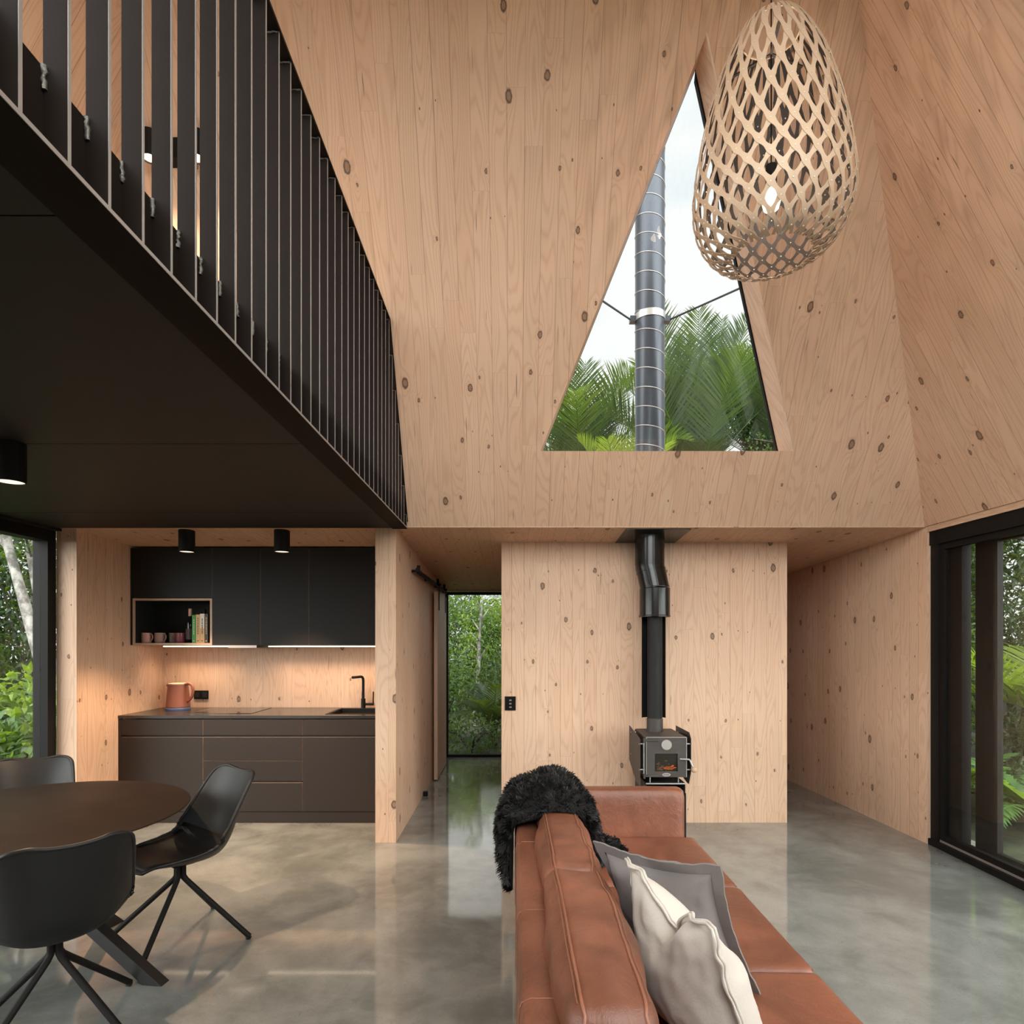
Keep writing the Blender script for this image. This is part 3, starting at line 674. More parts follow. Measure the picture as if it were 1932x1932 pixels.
MB().tube([(dx0 - .020, yf + .006, .52), (dx0 - .020, yf + .006, .80)], .005, 8).build('hinge_rod', 'bright', dr_)
hl = MB().tube([(sx + .10, yf - .012, .652), (sx + .155, yf - .014, .650), (sx + .172, yf - .018, .650), (sx + .178, yf - .022, .640), (sx + .195, yf - .026, .595)], .0075, 10).build('handle', 'bright', dr_, smooth=60)
MB().lathe([(0, -.024), (.014, -.022), (.023, -.010), (.024, .004), (.017, .017), (.007, .022), (0, .022)], (sx + .206, yf - .028, .575), 20).build('knob', 'knob', hl, smooth=90)
for sg in (-1, 1):
    xs = sx + sg * (.195 + .0); ysl0, ysl1 = yf + .02, yb_ + .02
    pts = [(xs, ysl0, .55), (xs, ysl0, .80), (xs, ysl0 + .05, .845), (xs, ysl1, .845), (xs, ysl1, .50), (xs, ysl0 + .12, .44), (xs, ysl0 + .06, .44)]
    if sg < 0: pts = [(xs, ysl0 + .0, .435), (xs, ysl0, .80), (xs, ysl1 - .03, .845), (xs, ysl1, .845), (xs, ysl1, .56), (xs, ysl0 + .16, .44)]
    sh = MB().prism(pts, (sg * .003, 0, 0)).build('side_shield', 'stove', st)
    for yy, zz in ((ysl0 + .02, .76), (ysl0 + .02, .56), (ysl1 - .08, .80), (ysl1 - .08, .62)):
        MB().tube([(xs - sg * .037, yy, zz), (xs + sg * .006, yy, zz)], .006, 8).build('spacer_bolt', 'bright', sh)
m = MB(); m.box(sx - .152, sx + .152, yf + .02, yb_, .455, .460); m.box(sx - .152, sx - .148, yf + .02, yb_, 0, .455); m.box(sx + .148, sx + .152, yf + .02, yb_, 0, .455)
m.box(sx - .148, sx + .148, yb_ - .01, yb_, 0, .455); m.build('pedestal', 'pipe_matt', st)
MB().box(sx - .152, sx + .152, yf + .016, yf + .02, .452, .462).build('pedestal_lip', 'bright', st)
for xx in (-.115, .105): MB().tube([(sx + xx, yf + .05, .458), (sx + xx, yf + .05, .507)], .006, 8).build('foot', 'bright', st)
fx_, fy_ = 1.166, 5.045
MB().lathe([(.066, .820), (.066, .925), (.060, .93)], (fx_, fy_, 0), 32).build('flue_collar', 'stove', st, smooth=40)
# flue
fl_ = thing('stove_flue', 'black flue rising from the stove to a square plate on the low ceiling', 'flue', (fx_, fy_, .92))
MB().tube([(fx_, fy_, .918), (fx_, fy_, 1.90)], .060, 32).build('inner_pipe', 'pipe_matt', fl_, smooth=40)
m = MB(); n = 22; vs = []; fs = []
for i in range(n + 1):
    a = math.pi * i / n
    for zz in (.925, 1.775):
        for rr_ in (.098, .0965): vs.append((fx_ + rr_ * math.cos(a), fy_ + .035 + .6 * rr_ * math.sin(a), zz))
for i in range(n):
    o, p = i * 4, i * 4 + 4
    fs += [(o, p, p + 2, o + 2), (o + 1, o + 3, p + 3, p + 1), (o, o + 1, p + 1, p), (o + 2, p + 2, p + 3, o + 3)]
m.add(vs, fs); hs = m.build('heat_shield', 'pipe_matt', fl_, smooth=30)
MB().lathe([(.062, 1.752), (.120, 1.752), (.1265, 1.756), (.1265, 1.762), (.1225, 1.768), (.1225, 1.985), (.1195, 1.99), (.05, 1.99)], (fx_, fy_, 0), 44).build('drum', 'pipe', fl_, smooth=30)
ox, oy = 1.13, 5.07
c0, c1, c2 = V3((fx_, fy_, 1.985)), V3((fx_ - .006, fy_ + .004, 2.02)), V3((ox + .012, oy - .006, 2.125))
el = MB().tube([c0, c1, c2, V3((ox, oy, 2.165)), V3((ox, oy, 2.19))], [.117, .117, .117, .117, .117], 40).build('elbow', 'pipe', fl_, smooth=50)
for c, d in ((V3((fx_ - .002, fy_, 2.0)), V3((0, 0, 1))), (V3((ox + .010, oy - .006, 2.128)), (c2 - c1).normalized())):
    MB().tube([c - d * .003, c + d * .003], .1195, 40).build('seam_ring', 'pipe', el, smooth=40)
MB().tube([(ox, oy, 2.18), (ox, oy, 2.425)], .119, 44).build('ceiling_sleeve', 'pipe', fl_, smooth=40)
for zz in (2.215, 2.33): MB().tube([(ox - .0, oy, zz - .002), (ox, oy, zz + .002)], .1205, 40).build('seam_ring', 'pipe', fl_, smooth=40)
pc = [(.885, 4.80), (1.395, 4.80), (1.395, 5.31), (.885, 5.31)]
pl = MB().prism([(x, y, ceil_z(y) - .006) for x, y in pc], (0, 0, .006)).build('ceiling_plate', 'pipe', fl_)
for x, y in pc:
    q = (x + (.02 if x < 1 else -.02), y + (.02 if y < 5 else -.02)); MB().tube([(*q, ceil_z(q[1]) - .009), (*q, ceil_z(q[1]) - .005)], .004, 8).build('screw', 'bright', pl)
# outdoor flue
of = thing('outdoor_flue', 'tall dark steel chimney pipe with wound seam standing outside the triangular window', 'chimney', (ox, 5.06, 2.6))
MB().tube([(ox, 5.06, 2.58), (ox, 5.06, 7.2)], .1195, 44).build('pipe', 'outpipe', of, smooth=40)
pts = []; nturn = 4.4 / .155
for i in range(int(nturn * 24)):
    a = -2 * math.pi * i / 24; pts.append((ox + .1205 * math.cos(a), 5.06 + .1205 * math.sin(a), 2.62 + .155 * i / 24))
MB().tube(pts, .0038, 6).build('wound_seam', 'bright', of, smooth=80)
zc = 1.568 + (1207 - 588) * 4.95 / 1165
MB().lathe([(.1215, zc - .028), (.1245, zc - .028), (.1245, zc + .028), (.1215, zc + .028)], (ox, 5.06, 0), 40, ring=True).build('clamp_band', 'bright', of, smooth=40)
for sg in (-1, 1): MB().box(ox + sg * .1235 - .022 + sg * .02, ox + sg * .1235 + .022 + sg * .02, 5.03, 5.09, zc - .032, zc + .012).build('clamp_lug', 'outpipe', of)
for a, b, lab in (((ox - .155, 5.06, zc - .01), FR(.55, 3.88) + V3((0, .23, 0)), 'thin steel stay rod from the chimney clamp to the left'),
             ((ox + .155, 5.06, zc - .01), FR(1.62, 3.95) + V3((0, .23, 0)), 'thin steel stay rod from the chimney clamp to the right')):
    tag(MB().tube([a, b], .0075, 8).build('stay_rod', "outpipe", loc=a, smooth=60), lab, 'rod', 'stay rods of the outdoor chimney')
# ================================================================== SOFA
def rounded_box(x0, x1, y0, y1, z0, z1, r, n=8, bulge=(0, 0, 0), wr=0.0, ws=9.0, seed=0, sub=None):
    """box with soft edges of radius r; bulge pushes each pair of faces outwards at the middle; wr adds creases"""
    c = V3(((x0 + x1) / 2, (y0 + y1) / 2, (z0 + z1) / 2)); h = V3(((x1 - x0) / 2, (y1 - y0) / 2, (z1 - z0) / 2))
    nn = sub or (10, 10, 10); vs = {}; verts = []; faces = []
    def co(i, ax):
        k = nn[ax]; t = i / k * 2 - 1
        return math.copysign(abs(t) ** .8, t)
    def vid(key):
        if key in vs: return vs[key]
        p = V3([co(key[a], a) for a in range(3)]); q = V3([p[a] * h[a] for a in range(3)])
        inner = V3([max(-h[a] + r, min(h[a] - r, q[a])) for a in range(3)]); d = q - inner
        if d.length > 1e-9: q = inner + d.normalized() * min(r, r)
        f = [1 - abs(p[a]) ** 2.5 for a in range(3)]
        q = V3((q.x + p.x * bulge[0] * f[1] * f[2], q.y + p.y * bulge[1] * f[0] * f[2], q.z + p.z * bulge[2] * f[0] * f[1]))
        if wr:
            s = c + q; w = mnoise.noise(V3((s.x * ws * 2.2, s.y * ws, s.z * ws * .8 + seed))) + .5 * mnoise.noise(V3((s.x * ws * 3, s.y * ws * 2.6, s.z * 9 + seed)))
            q += d.normalized() * w * wr if d.length > 1e-9 else q.normalized() * w * wr
        vs[key] = len(verts); verts.append(c + q); return vs[key]
    a, b, d = nn
    for i in range(a):
        for j in range(b):
            for kz in (0, d): faces.append([vid((i, j, kz)), vid((i + 1, j, kz)), vid((i + 1, j + 1, kz)), vid((i, j + 1, kz))])
    for i in range(a):
        for k2 in range(d):
            for jy in (0, b): faces.append([vid((i, jy, k2)), vid((i + 1, jy, k2)), vid((i + 1, jy, k2 + 1)), vid((i, jy, k2 + 1))])
    for j in range(b):
        for k2 in range(d):
            for ix in (0, a): faces.append([vid((ix, j, k2)), vid((ix, j + 1, k2)), vid((ix, j + 1, k2 + 1)), vid((ix, j, k2 + 1))])
    return MB().add(verts, faces), verts, vs, nn
sofa = thing('sofa', 'long tan leather three seat sofa in the middle of the concrete floor', 'sofa', (.55, 2.5, 0))
SY0, SY1 = 1.29, 3.62
def rb(name, mat, par, *a, **k):
    m, v, ids, nn = rounded_box(*a, **k); return m.build(name, mat, par, smooth=180), v, ids, nn
rb('seat_frame', 'leather', sofa, .03, 1.03, SY0 - .1, SY1 + .10, .14, .27, .02)
back, *_ = rb('back_frame', 'leather', sofa, .018, .132, SY0 - .11, SY1 + .115, .13, .685, .030, sub=(8, 40, 10))
for yy in (1.52, 2.02, 2.70, 3.3):
    pts = [(.0165, yy, .15), (.0165, yy, .655), (.024, yy, .675), (.046, yy, .6855), (.104, yy, .6855), (.126, yy, .675), (.1325, yy, .655), (.1325, yy, .5)]
    MB().tube(pts, .0018, 6).build('back_seam', 'pipingL', back, smooth=80)
rb('arm', 'leather', sofa, .10, 1.018, SY1, SY1 + .125, .13, .685, .028, sub=(24, 8, 10), bulge=(0, .01, .003))
rb('arm', 'leather', sofa, .10, 1.018, SY0 - .125, SY0 - .002, .13, .685, .028, sub=(24, 8, 10), bulge=(0, .01, .003))
ys_ = [SY1 - .004, 2.895, 2.155, SY0]
for i in range(3):
    ya, yb2 = ys_[i + 1] + .002, ys_[i] - .002
    sc_, *_ = rb('seat_cushion', 'leather', sofa, .12, 1.062, ya, yb2, .262, .418, .022, bulge=(0, 0, .010), wr=.0035, ws=7, seed=i * 5, sub=(30, 24, 8))
    MB().tube([(1.058, ya + .012, .405), (1.058, yb2 - .012, .405)], .0028, 6).build('piping', 'pipingL', sc_)
bc = [(2.895, 3.60, .128, .325), (2.150, 2.890, .120, .318), (1.30, 2.145, .116, .325)]
for i, (ya, yb2, xa, xb) in enumerate(bc):
    zt = (.760, .768, .782)[i]
    ob, v, ids, nn = rb('back_cushion', 'leather', sofa, xa, xb, ya, yb2, .415, zt, .052, bulge=(.026, .008, .020), wr=.015, ws=5, seed=i * 9 + 2, sub=(16, 34, 18))
    # piping follows the upper edges of the cushion
    for ix in (3, 13):
        line = [V3(v[ids[(ix, j, nn[2])]]) + V3((0, 0, .001)) for j in range(nn[1] + 1)]
        # extend down the near and far faces
        nd = [V3(v[ids[(ix, 0, k2)]]) + V3((0, -.001, 0)) for k2 in range(4, nn[2])]; fd = [V3(v[ids[(ix, nn[1], k2)]]) + V3((0, .001, 0)) for k2 in range(nn[2] - 1, 4, -1)]
        MB().tube(nd + line + fd, .0042, 8).build('piping', 'pipingL', ob, smooth=80)
        off2 = [p + V3((.010 if ix > 8 else -.010, 0, -.0015)) for p in line[2:-2]]
        MB().tube(off2, .0016, 6).build('stitching', 'pipingL', ob, smooth=80)
for xx in (.10, .96):
    for yy in (SY1 + .02, SY0 - .02): MB().box(xx - .02, xx + .02, yy - .03, yy + .03, 0, .145).build('leg', 'alu', sofa)
MB().box(1.019, 1.030, SY1 + .03, SY1 + .105, 0, .66).build('side_bracket', 'alu', sofa, bevel=.002)

# ------------------------------------------------------------------ fur throw
def throw():
    y0, y1 = 2.87, 3.60; rng = random.Random(11)
    prof = [(-.024, .35), (-.060, .46), (-.074, .58), (-.050, .695), (.010, .775), (.10, .81), (.20, .838), (.285, .832), (.355, .79), (.40, .72), (.435, .62), (.46, .535), (.52, .475), (.60, .452)]
    inner = [(.004, .37), (.006, .46), (.008, .58), (.010, .66), (.028, .70), (.11, .735), (.18, .778), (.26, .778), (.318, .745), (.350, .66), (.354, .56), (.372, .47), (.44, .430), (.58, .430)]
    def lerp(P, t):
        f = t * (len(P) - 1); i = min(int(f), len(P) - 2); f -= i
        p0, p1, p2, p3 = P[max(i - 1, 0)], P[i], P[i + 1], P[min(i + 2, len(P) - 1)]
        return tuple(.5 * (2 * p1[k] + (p2[k] - p0[k]) * f + (2 * p0[k] - 5 * p1[k] + 4 * p2[k] - p3[k]) * f * f + (3 * p1[k] - p0[k] - 3 * p2[k] + p3[k]) * f ** 3) for k in (0, 1))
    nu, nv = 46, 22
    def edge(t):   # near border: it hangs further forward over the outside and the seat
        a = y0 + .055 * math.sin(t * 9) + .05 * (abs(t - .5) * 2) ** 2 * (1.8 if t < .5 else 5.6)
        b = y1 - .09 * (abs(t - .45) * 2) ** 2 - .03 * math.sin(t * 12)
        return a, b
    def P(t, s, lay):
        x, z = lerp(prof if lay else inner, t); a, b = edge(t); y = a + (b - a) * s
        if lay:
            e = min(s, 1 - s) * 2; k = min(1, e * 3.2) ** .5; xi, zi = lerp(inner, t); x, z = xi + (x - xi) * (.25 + .75 * k), zi + (z - zi) * (.25 + .75 * k)
            w = mnoise.noise(V3((t * 7, y * 5, 3))) * .018; x += w; z += w
        return V3((x, y, z))
    vs = []; fs = []
    for lay in (0, 1):
        for i in range(nu + 1):
            for j in range(nv + 1): vs.append(P(i / nu, j / nv, lay))
    o = (nu + 1) * (nv + 1); idx = lambda l, i, j: l * o + i * (nv + 1) + j
    for i in range(nu):
        for j in range(nv):
            fs.append((idx(1, i, j), idx(1, i + 1, j), idx(1, i + 1, j + 1), idx(1, i, j + 1)))
            fs.append((idx(0, i, j), idx(0, i, j + 1), idx(0, i + 1, j + 1), idx(0, i + 1, j)))
    for i in range(nu):
        for j in (0, nv): fs.append((idx(0, i, j), idx(0, i + 1, j), idx(1, i + 1, j), idx(1, i, j)))
    for j in range(nv):
        for i in (0, nu): fs.append((idx(0, i, j), idx(1, i, j), idx(1, i, j + 1), idx(0, i, j + 1)))
    m = MB().add(vs, fs)
    tuft = MB()
    for q in range(15000):
        t, s = rng.random(), rng.random()
        if q % 5 == 0: s = rng.choice((0.0, 1.0)) + rng.uniform(-.02, .02); s = min(1, max(0, s))
        p = P(t, s, 1); e = .004
        n = (P(min(1, t + e), s, 1) - P(max(0, t - e), s, 1)).cross(P(t, min(1, s + e), 1) - P(t, max(0, s - e), 1))
        if n.length < 1e-12: continue
        n = -n.normalized()
        if n.dot(p - V3((.19, p.y, .5))) < 0: n = -n
        cl = V3((mnoise.noise(V3((t * 26, s * 16, 1))), mnoise.noise(V3((t * 26, s * 16, 9))), mnoise.noise(V3((t * 26, s * 16, 17)))))
        d = (n * .9 + cl * 1.5 + V3((rng.gauss(0, .3), -.25 if s < .5 else .1, -.45)))
        if s < .04: d += V3((0, -.6, 0))
        d.normalize(); L = rng.uniform(.020, .036); w = rng.uniform(.0016, .0030)
        sd = d.cross(n); sd = sd.normalized() * w if sd.length > 1e-6 else V3((w, 0, 0))
        a = p - n * .003; b = p + d * L * .55 + n * .003; c = p + d * L + V3((0, 0, -.005))
        tuft.add([a - sd, a + sd, b + sd * .8, b - sd * .8, c], [(0, 1, 2, 3), (3, 2, 4)])
    r = m.build('throw_blanket', 'fur', loc=(.2, 3.2, .78), smooth=180)
    tag(r, 'black shaggy sheepskin throw draped over the far corner of the leather sofa back', 'throw')
    o2 = MB(); o2.v, o2.f, o2.m = tuft.v, tuft.f, tuft.m
    b = o2.build('pile', 'fur', r, recalc=False); b['kind'] = 'stuff'
throw()

# ------------------------------------------------------------------ cushions
def cushion(name, mat, label, mid, ax, up, hw, hh, T, chop=0.0, ear=.10, flange=.028, seed=0, sag=0.0, roll=False):
    ax = V3(ax).normalized(); up = V3(up); up = (up - ax * up.dot(ax)).normalized(); nr = ax.cross(up).normalized(); mid = V3(mid); N = 44
    def P(u, v, side):
        au, av = abs(u), abs(v)
        px = u * hw * (1 - ear * (1 - v * v) * au ** 2); pz = v * hh * (1 - ear * (1 - u * u) * av ** 2)
        fu, fv = max(0, 1 - au ** 2.4), max(0, 1 - av ** 2.4)
        t = T * (fu * fv) ** .62
        if chop and v > -.2:
            k = math.exp(-(u / .34) ** 2) * ((v + .2) / 1.2) ** 2; pz -= chop * k * (1.0 if v > 0 else .3) ; t *= 1 - .42 * k
        t *= 1 + sag * (-v)
        p3 = mid + ax * px + up * pz
        w = mnoise.noise(V3((u * 2.2 + seed, v * 2.2, side * 3.3))) * .013 + mnoise.noise(V3((u * 6 + seed, v * 5, side * 2.1))) * .0055
        rad = math.hypot(u, v); w += .006 * math.sin(math.atan2(v, u) * 14 + 3 * mnoise.noise(V3((u * 2, v * 2, seed)))) * max(0, rad - .45) * min(fu, fv)
        return p3 + nr * side * (t + w * min(1, 3 * fu) * min(1, 3 * fv))
    vs = []; fs = []; g = lambda i: math.copysign(abs(i / N * 2 - 1) ** .75, i / N * 2 - 1)
    for side in (1, -1):
        for i in range(N + 1):
            for j in range(N + 1): vs.append(P(g(i), g(j), side))
    o = (N + 1) ** 2
    for i in range(N):
        for j in range(N):
            a = i * (N + 1) + j; fs += [(a, a + N + 1, a + N + 2, a + 1), (o + a, o + a + 1, o + a + N + 2, o + a + N + 1)]
    root = MB().add(vs, fs)
    ob = root.build(name, mat, loc=mid, smooth=180, recalc=True)
    tag(ob, label, 'cushion', 'cushions on the leather sofa')
    ring = [(i, 0) for i in range(N)] + [(N, j) for j in range(N)] + [(N - i, N) for i in range(N)] + [(0, N - j) for j in range(N)]
    K = len(ring); vs = []; fs = []
    for k, (i, j) in enumerate(ring):
        u, v = g(i), g(j); p = P(u, v, 0); d = (p - mid); d = (d - nr * d.dot(nr))
        e = V3((0, 0, 0))
        if abs(u) > .999: e += ax * (1 if u > 0 else -1)
        if abs(v) > .999: e += up * (1 if v > 0 else -1)
        wv = .009 * mnoise.noise(V3((u * 5, v * 5, seed + 4))) + (.004 * math.sin(k * .55) if roll else 0)
        q = p + e * flange + nr * wv
        for pp, th in ((p, .004), (q, .003)): vs += [pp + nr * th, pp - nr * th]
    for k in range(K):
        a, b = k * 4, ((k + 1) % K) * 4
        fs += [(a, b, b + 2, a + 2), (a + 1, a + 3, b + 3, b + 1), (a + 2, b + 2, b + 3, a + 3)]
    fl2 = MB().add(vs, fs).build('flange', mat, ob, smooth=60)
    if roll:
        for sgn in (1, -1):
            line = [V3(vs[k * 4 + 2]) * .5 + V3(vs[k * 4 + 3]) * .5 + nr * sgn * .004 for k in range(K)] ; line.append(line[0])
            MB().tube(line, [.0045 + .0012 * math.sin(k * .9) for k in range(len(line))], 8, cap=False).build('hem_roll', mat, ob, smooth=90)
    return ob
cushion('cushion', 'grey', 'flat mauve grey linen cushion with a wide border, behind the cream one', (.548, 2.085, .632), (.329, -.312, .03), (-.26, -.035, .41), .198, .236, .125, ear=.13, flange=.036, seed=2)
cushion('cushion', 'linen', 'plump cream linen cushion with a dented top, nearest on the sofa', (.502, 1.760, .640), (.113, -.465, 0), (-.15, .0, .42), .235, .222, .118, chop=.10, ear=.08, flange=.016, seed=7, sag=.30, roll=True)

# ================================================================== TABLE AND CHAIRS
TC = V3((-2.32, 2.92, 0))
tb = thing('dining_table', 'round dark stained dining table on slanted crossing legs', 'table', TC)
MB().lathe([(0, .712), (.60, .712), (.695, .728), (.708, .733), (.71, .736), (.708, .7395), (.704, .741), (0, .741)], TC, 96).build('table_top', 'table', tb, smooth=25)
for ang, rf in ((-8, .70), (76, .50), (172, .62), (264, .66)):
    d = V3((math.cos(R(ang)), math.sin(R(ang)), 0)); sdv = d.cross(V3((0, 0, 1))) * .028
    foot = TC + d * rf; top = TC - d * .26 * (rf / .7) + V3((0, 0, .712)); run = d * .048
    m = MB(); q = [foot + run + sdv, foot + run - sdv, foot - run - sdv, foot - run + sdv]; w = [top + run * .9 + sdv, top + run * .9 - sdv, top - run * .9 - sdv, top - run * .9 + sdv]
    m.add(q + w, [(0, 3, 2, 1), (4, 5, 6, 7)] + [(i, (i + 1) % 4, (i + 1) % 4 + 4, i + 4) for i in range(4)])
    m.build('leg', 'tableleg', tb, bevel=.003)

def chair_proto():
    c = thing('dining_chair', 'x', 'chair', (0, 0, 0), 'black shell chairs around the round table')
    C = [(.240, .432), (.20, .438), (.12, .426), (.02, .412), (-.08, .410), (-.150, .426), (-.198, .466), (-.232, .525), (-.258, .60), (-.285, .68), (-.306, .745), (-.322, .792), (-.331, .818), (-.336, .833), (-.338, .840)]
    Wd = [.150, .182, .212, .228, .238, .242, .243, .240, .232, .223, .214, .204, .188, .160, .118]
    Cu = [.014, .030, .052, .074, .096, .116, .126, .120, .100, .080, .062, .046, .032, .020, .010]
    n = len(C); S = 14
    def pt(t, s, lift=0.0, shrink=1.0):
        f = t * (n - 1); i = min(int(f), n - 2); f -= i; L = lambda A: .5 * (2 * A[i] + (A[i + 1] - A[max(i - 1, 0)]) * f + (2 * A[max(i - 1, 0)] - 5 * A[i] + 4 * A[i + 1] - A[min(i + 2, n - 1)]) * f * f + (3 * A[i] - A[max(i - 1, 0)] - 3 * A[i + 1] + A[min(i + 2, n - 1)]) * f ** 3)
        y, z = L([p[0] for p in C]), L([p[1] for p in C]); i0, i1 = max(i - 1, 0), min(i + 2, n - 1)
        ty, tz = C[i1][0] - C[i0][0], C[i1][1] - C[i0][1]; l = math.hypot(ty, tz); ny, nz = -tz / l, ty / l
        if nz < 0 and i < 4: ny, nz = -ny, -nz
        if i >= 4 and ny < 0: ny, nz = -ny, -nz
        w = L(Wd) * shrink; cu = L(Cu) * abs(s) ** 2.6 * shrink; 
        dip = -.010 * (1 - s * s) if t > .9 else 0
        return V3((w * s, y + ny * (cu + lift), z + nz * (cu + lift) + dip * (t - .9) * 10))
    T = 44; vs = [pt(i / T, (j / S) * 2 - 1) for i in range(T + 1) for j in range(S + 1)]
    fs = [(i * (S + 1) + j, i * (S + 1) + j + 1, (i + 1) * (S + 1) + j + 1, (i + 1) * (S + 1) + j) for i in range(T) for j in range(S)]
    sh = MB().add(vs, fs).build('shell', 'shell', c, smooth=180)
    so = sh.modifiers.new('thickness', 'SOLIDIFY'); so.thickness = .011; so.offset = 0
    sb = sh.modifiers.new('smooth', 'SUBSURF'); sb.levels = 1; sb.render_levels = 2
    rim = [pt(i / T, -1) for i in range(T + 1)] + [pt(1, (j / S) * 2 - 1) for j in range(1, S + 1)] + [pt(i / T, 1) for i in range(T - 1, -1, -1)] + [pt(0, 1 - (j / S) * 2) for j in range(1, S)]
    rim.append(rim[0]); MB().tube(rim, .0085, 8, cap=False).build('rim', 'shell', sh, smooth=180)
    # seat pad with a soft crown
    PT, PS = 16, 12; lay = []
    for up_ in (1, 0):
        for i in range(PT + 1):
            for j in range(PS + 1):
                a, b = i / PT, (j / PS) * 2 - 1; e = (1 - abs(b) ** 4) * (1 - abs(a * 2 - 1) ** 4)
                lay.append(pt(.03 + a * .43, b * .93, .008 + (.020 * e ** .6 if up_ else -.002)))
    o = (PT + 1) * (PS + 1); fs = []
    for i in range(PT):
        for j in range(PS):
            a = i * (PS + 1) + j; fs += [(a, a + 1, a + PS + 2, a + PS + 1), (o + a, o + a + PS + 1, o + a + PS + 2, o + a + 1)]
    for i in range(PT):
        for j in (0, PS): a = i * (PS + 1) + j; fs.append((a, a + PS + 1, o + a + PS + 1, o + a))
    for j in range(PS):
        for i in (0, PT): a = i * (PS + 1) + j; fs.append((a, o + a, o + a + 1, a + 1))
    MB().add(lay, fs).build('seat_pad', 'pad', c, smooth=180)
    MB().box(-.055, .055, -.055, .055, .394, .404).build('mounting_plate', 'alu', c, bevel=.004)
    for k in range(4):
        a = R(90 * k); dx, dy = math.cos(a), math.sin(a)
        pts = [(dx * .018, dy * .018, .398), (dx * .018, dy * .018, .345), (dx * .020, dy * .020, .330), (dx * .032, dy * .032, .312), (dx * .06, dy * .06, .286), (dx * .365, dy * .365, .013)]
        lg = MB().tube(pts, .0135, 12).build('leg', 'alu', c, smooth=60)
        MB().tube([(dx * .355, dy * .355, .0), (dx * .362, dy * .362, .014)], [.011, .0145], 10).build('foot_cap', 'dark', lg, smooth=60)
    return c
proto = chair_proto()
chs = [(-1.741, 3.238, (-.62, -.79), 0, 'black shell chair turned side on, right of the table toward the kitchen'),
       (-1.81, 2.446, (-.70, .71), 78, 'black shell chair in the foreground, its back turned'),
       (-2.80, 3.50, (.42, -.90), 30, 'black shell chair on the far side of the table by the window'),
       ]
for i, (x, y, fdir, la, lab) in enumerate(chs):
    c = proto if i == 0 else copy_tree(proto)
    c.location = (x, y, 0); rz = math.atan2(fdir[1], fdir[0]) - math.pi / 2; c.rotation_euler = (0, 0, rz); c['label'] = lab
    for ch in c.children:
        if ch.name.startswith('leg'): ch.rotation_euler = (0, 0, R(la) - rz)
# ================================================================== PENDANT LAMP
KS = 1.233; PC = V3((.953 * KS, 2.27 * KS, 0)); ZS = lambda z: EYE + (z - EYE) * KS
pd = thing('pendant_lamp', 'large egg shaped pendant lamp of woven pale bamboo strips hanging over the sofa', 'lamp', (PC.x, PC.y, ZS(3.83)))
prof = [(3.806, .106), (3.775, .126), (3.71, .159), (3.63, .192), (3.53, .222), (3.42, .247), (3.32, .265), (3.22, .277), (3.15, .276), (3.09, .262), (3.04, .236), (3.005, .205), (2.985, .172), (2.974, .135)]
prof = [(ZS(z), r * KS) for z, r in prof]
def prad(t):
    f = t * (len(prof) - 1); i = min(int(f), len(prof) - 2); f -= i
    P = [prof[max(i - 1, 0)], prof[i], prof[i + 1], prof[min(i + 2, len(prof) - 1)]]
    return tuple(.5 * (2 * P[1][k] + (P[2][k] - P[0][k]) * f + (2 * P[0][k] - 5 * P[1][k] + 4 * P[2][k] - P[3][k]) * f * f + (3 * P[1][k] - P[0][k] - 3 * P[2][k] + P[3][k]) * f ** 3) for k in (0, 1))
NS = 24; ROWS = 11.0; SEG = 132
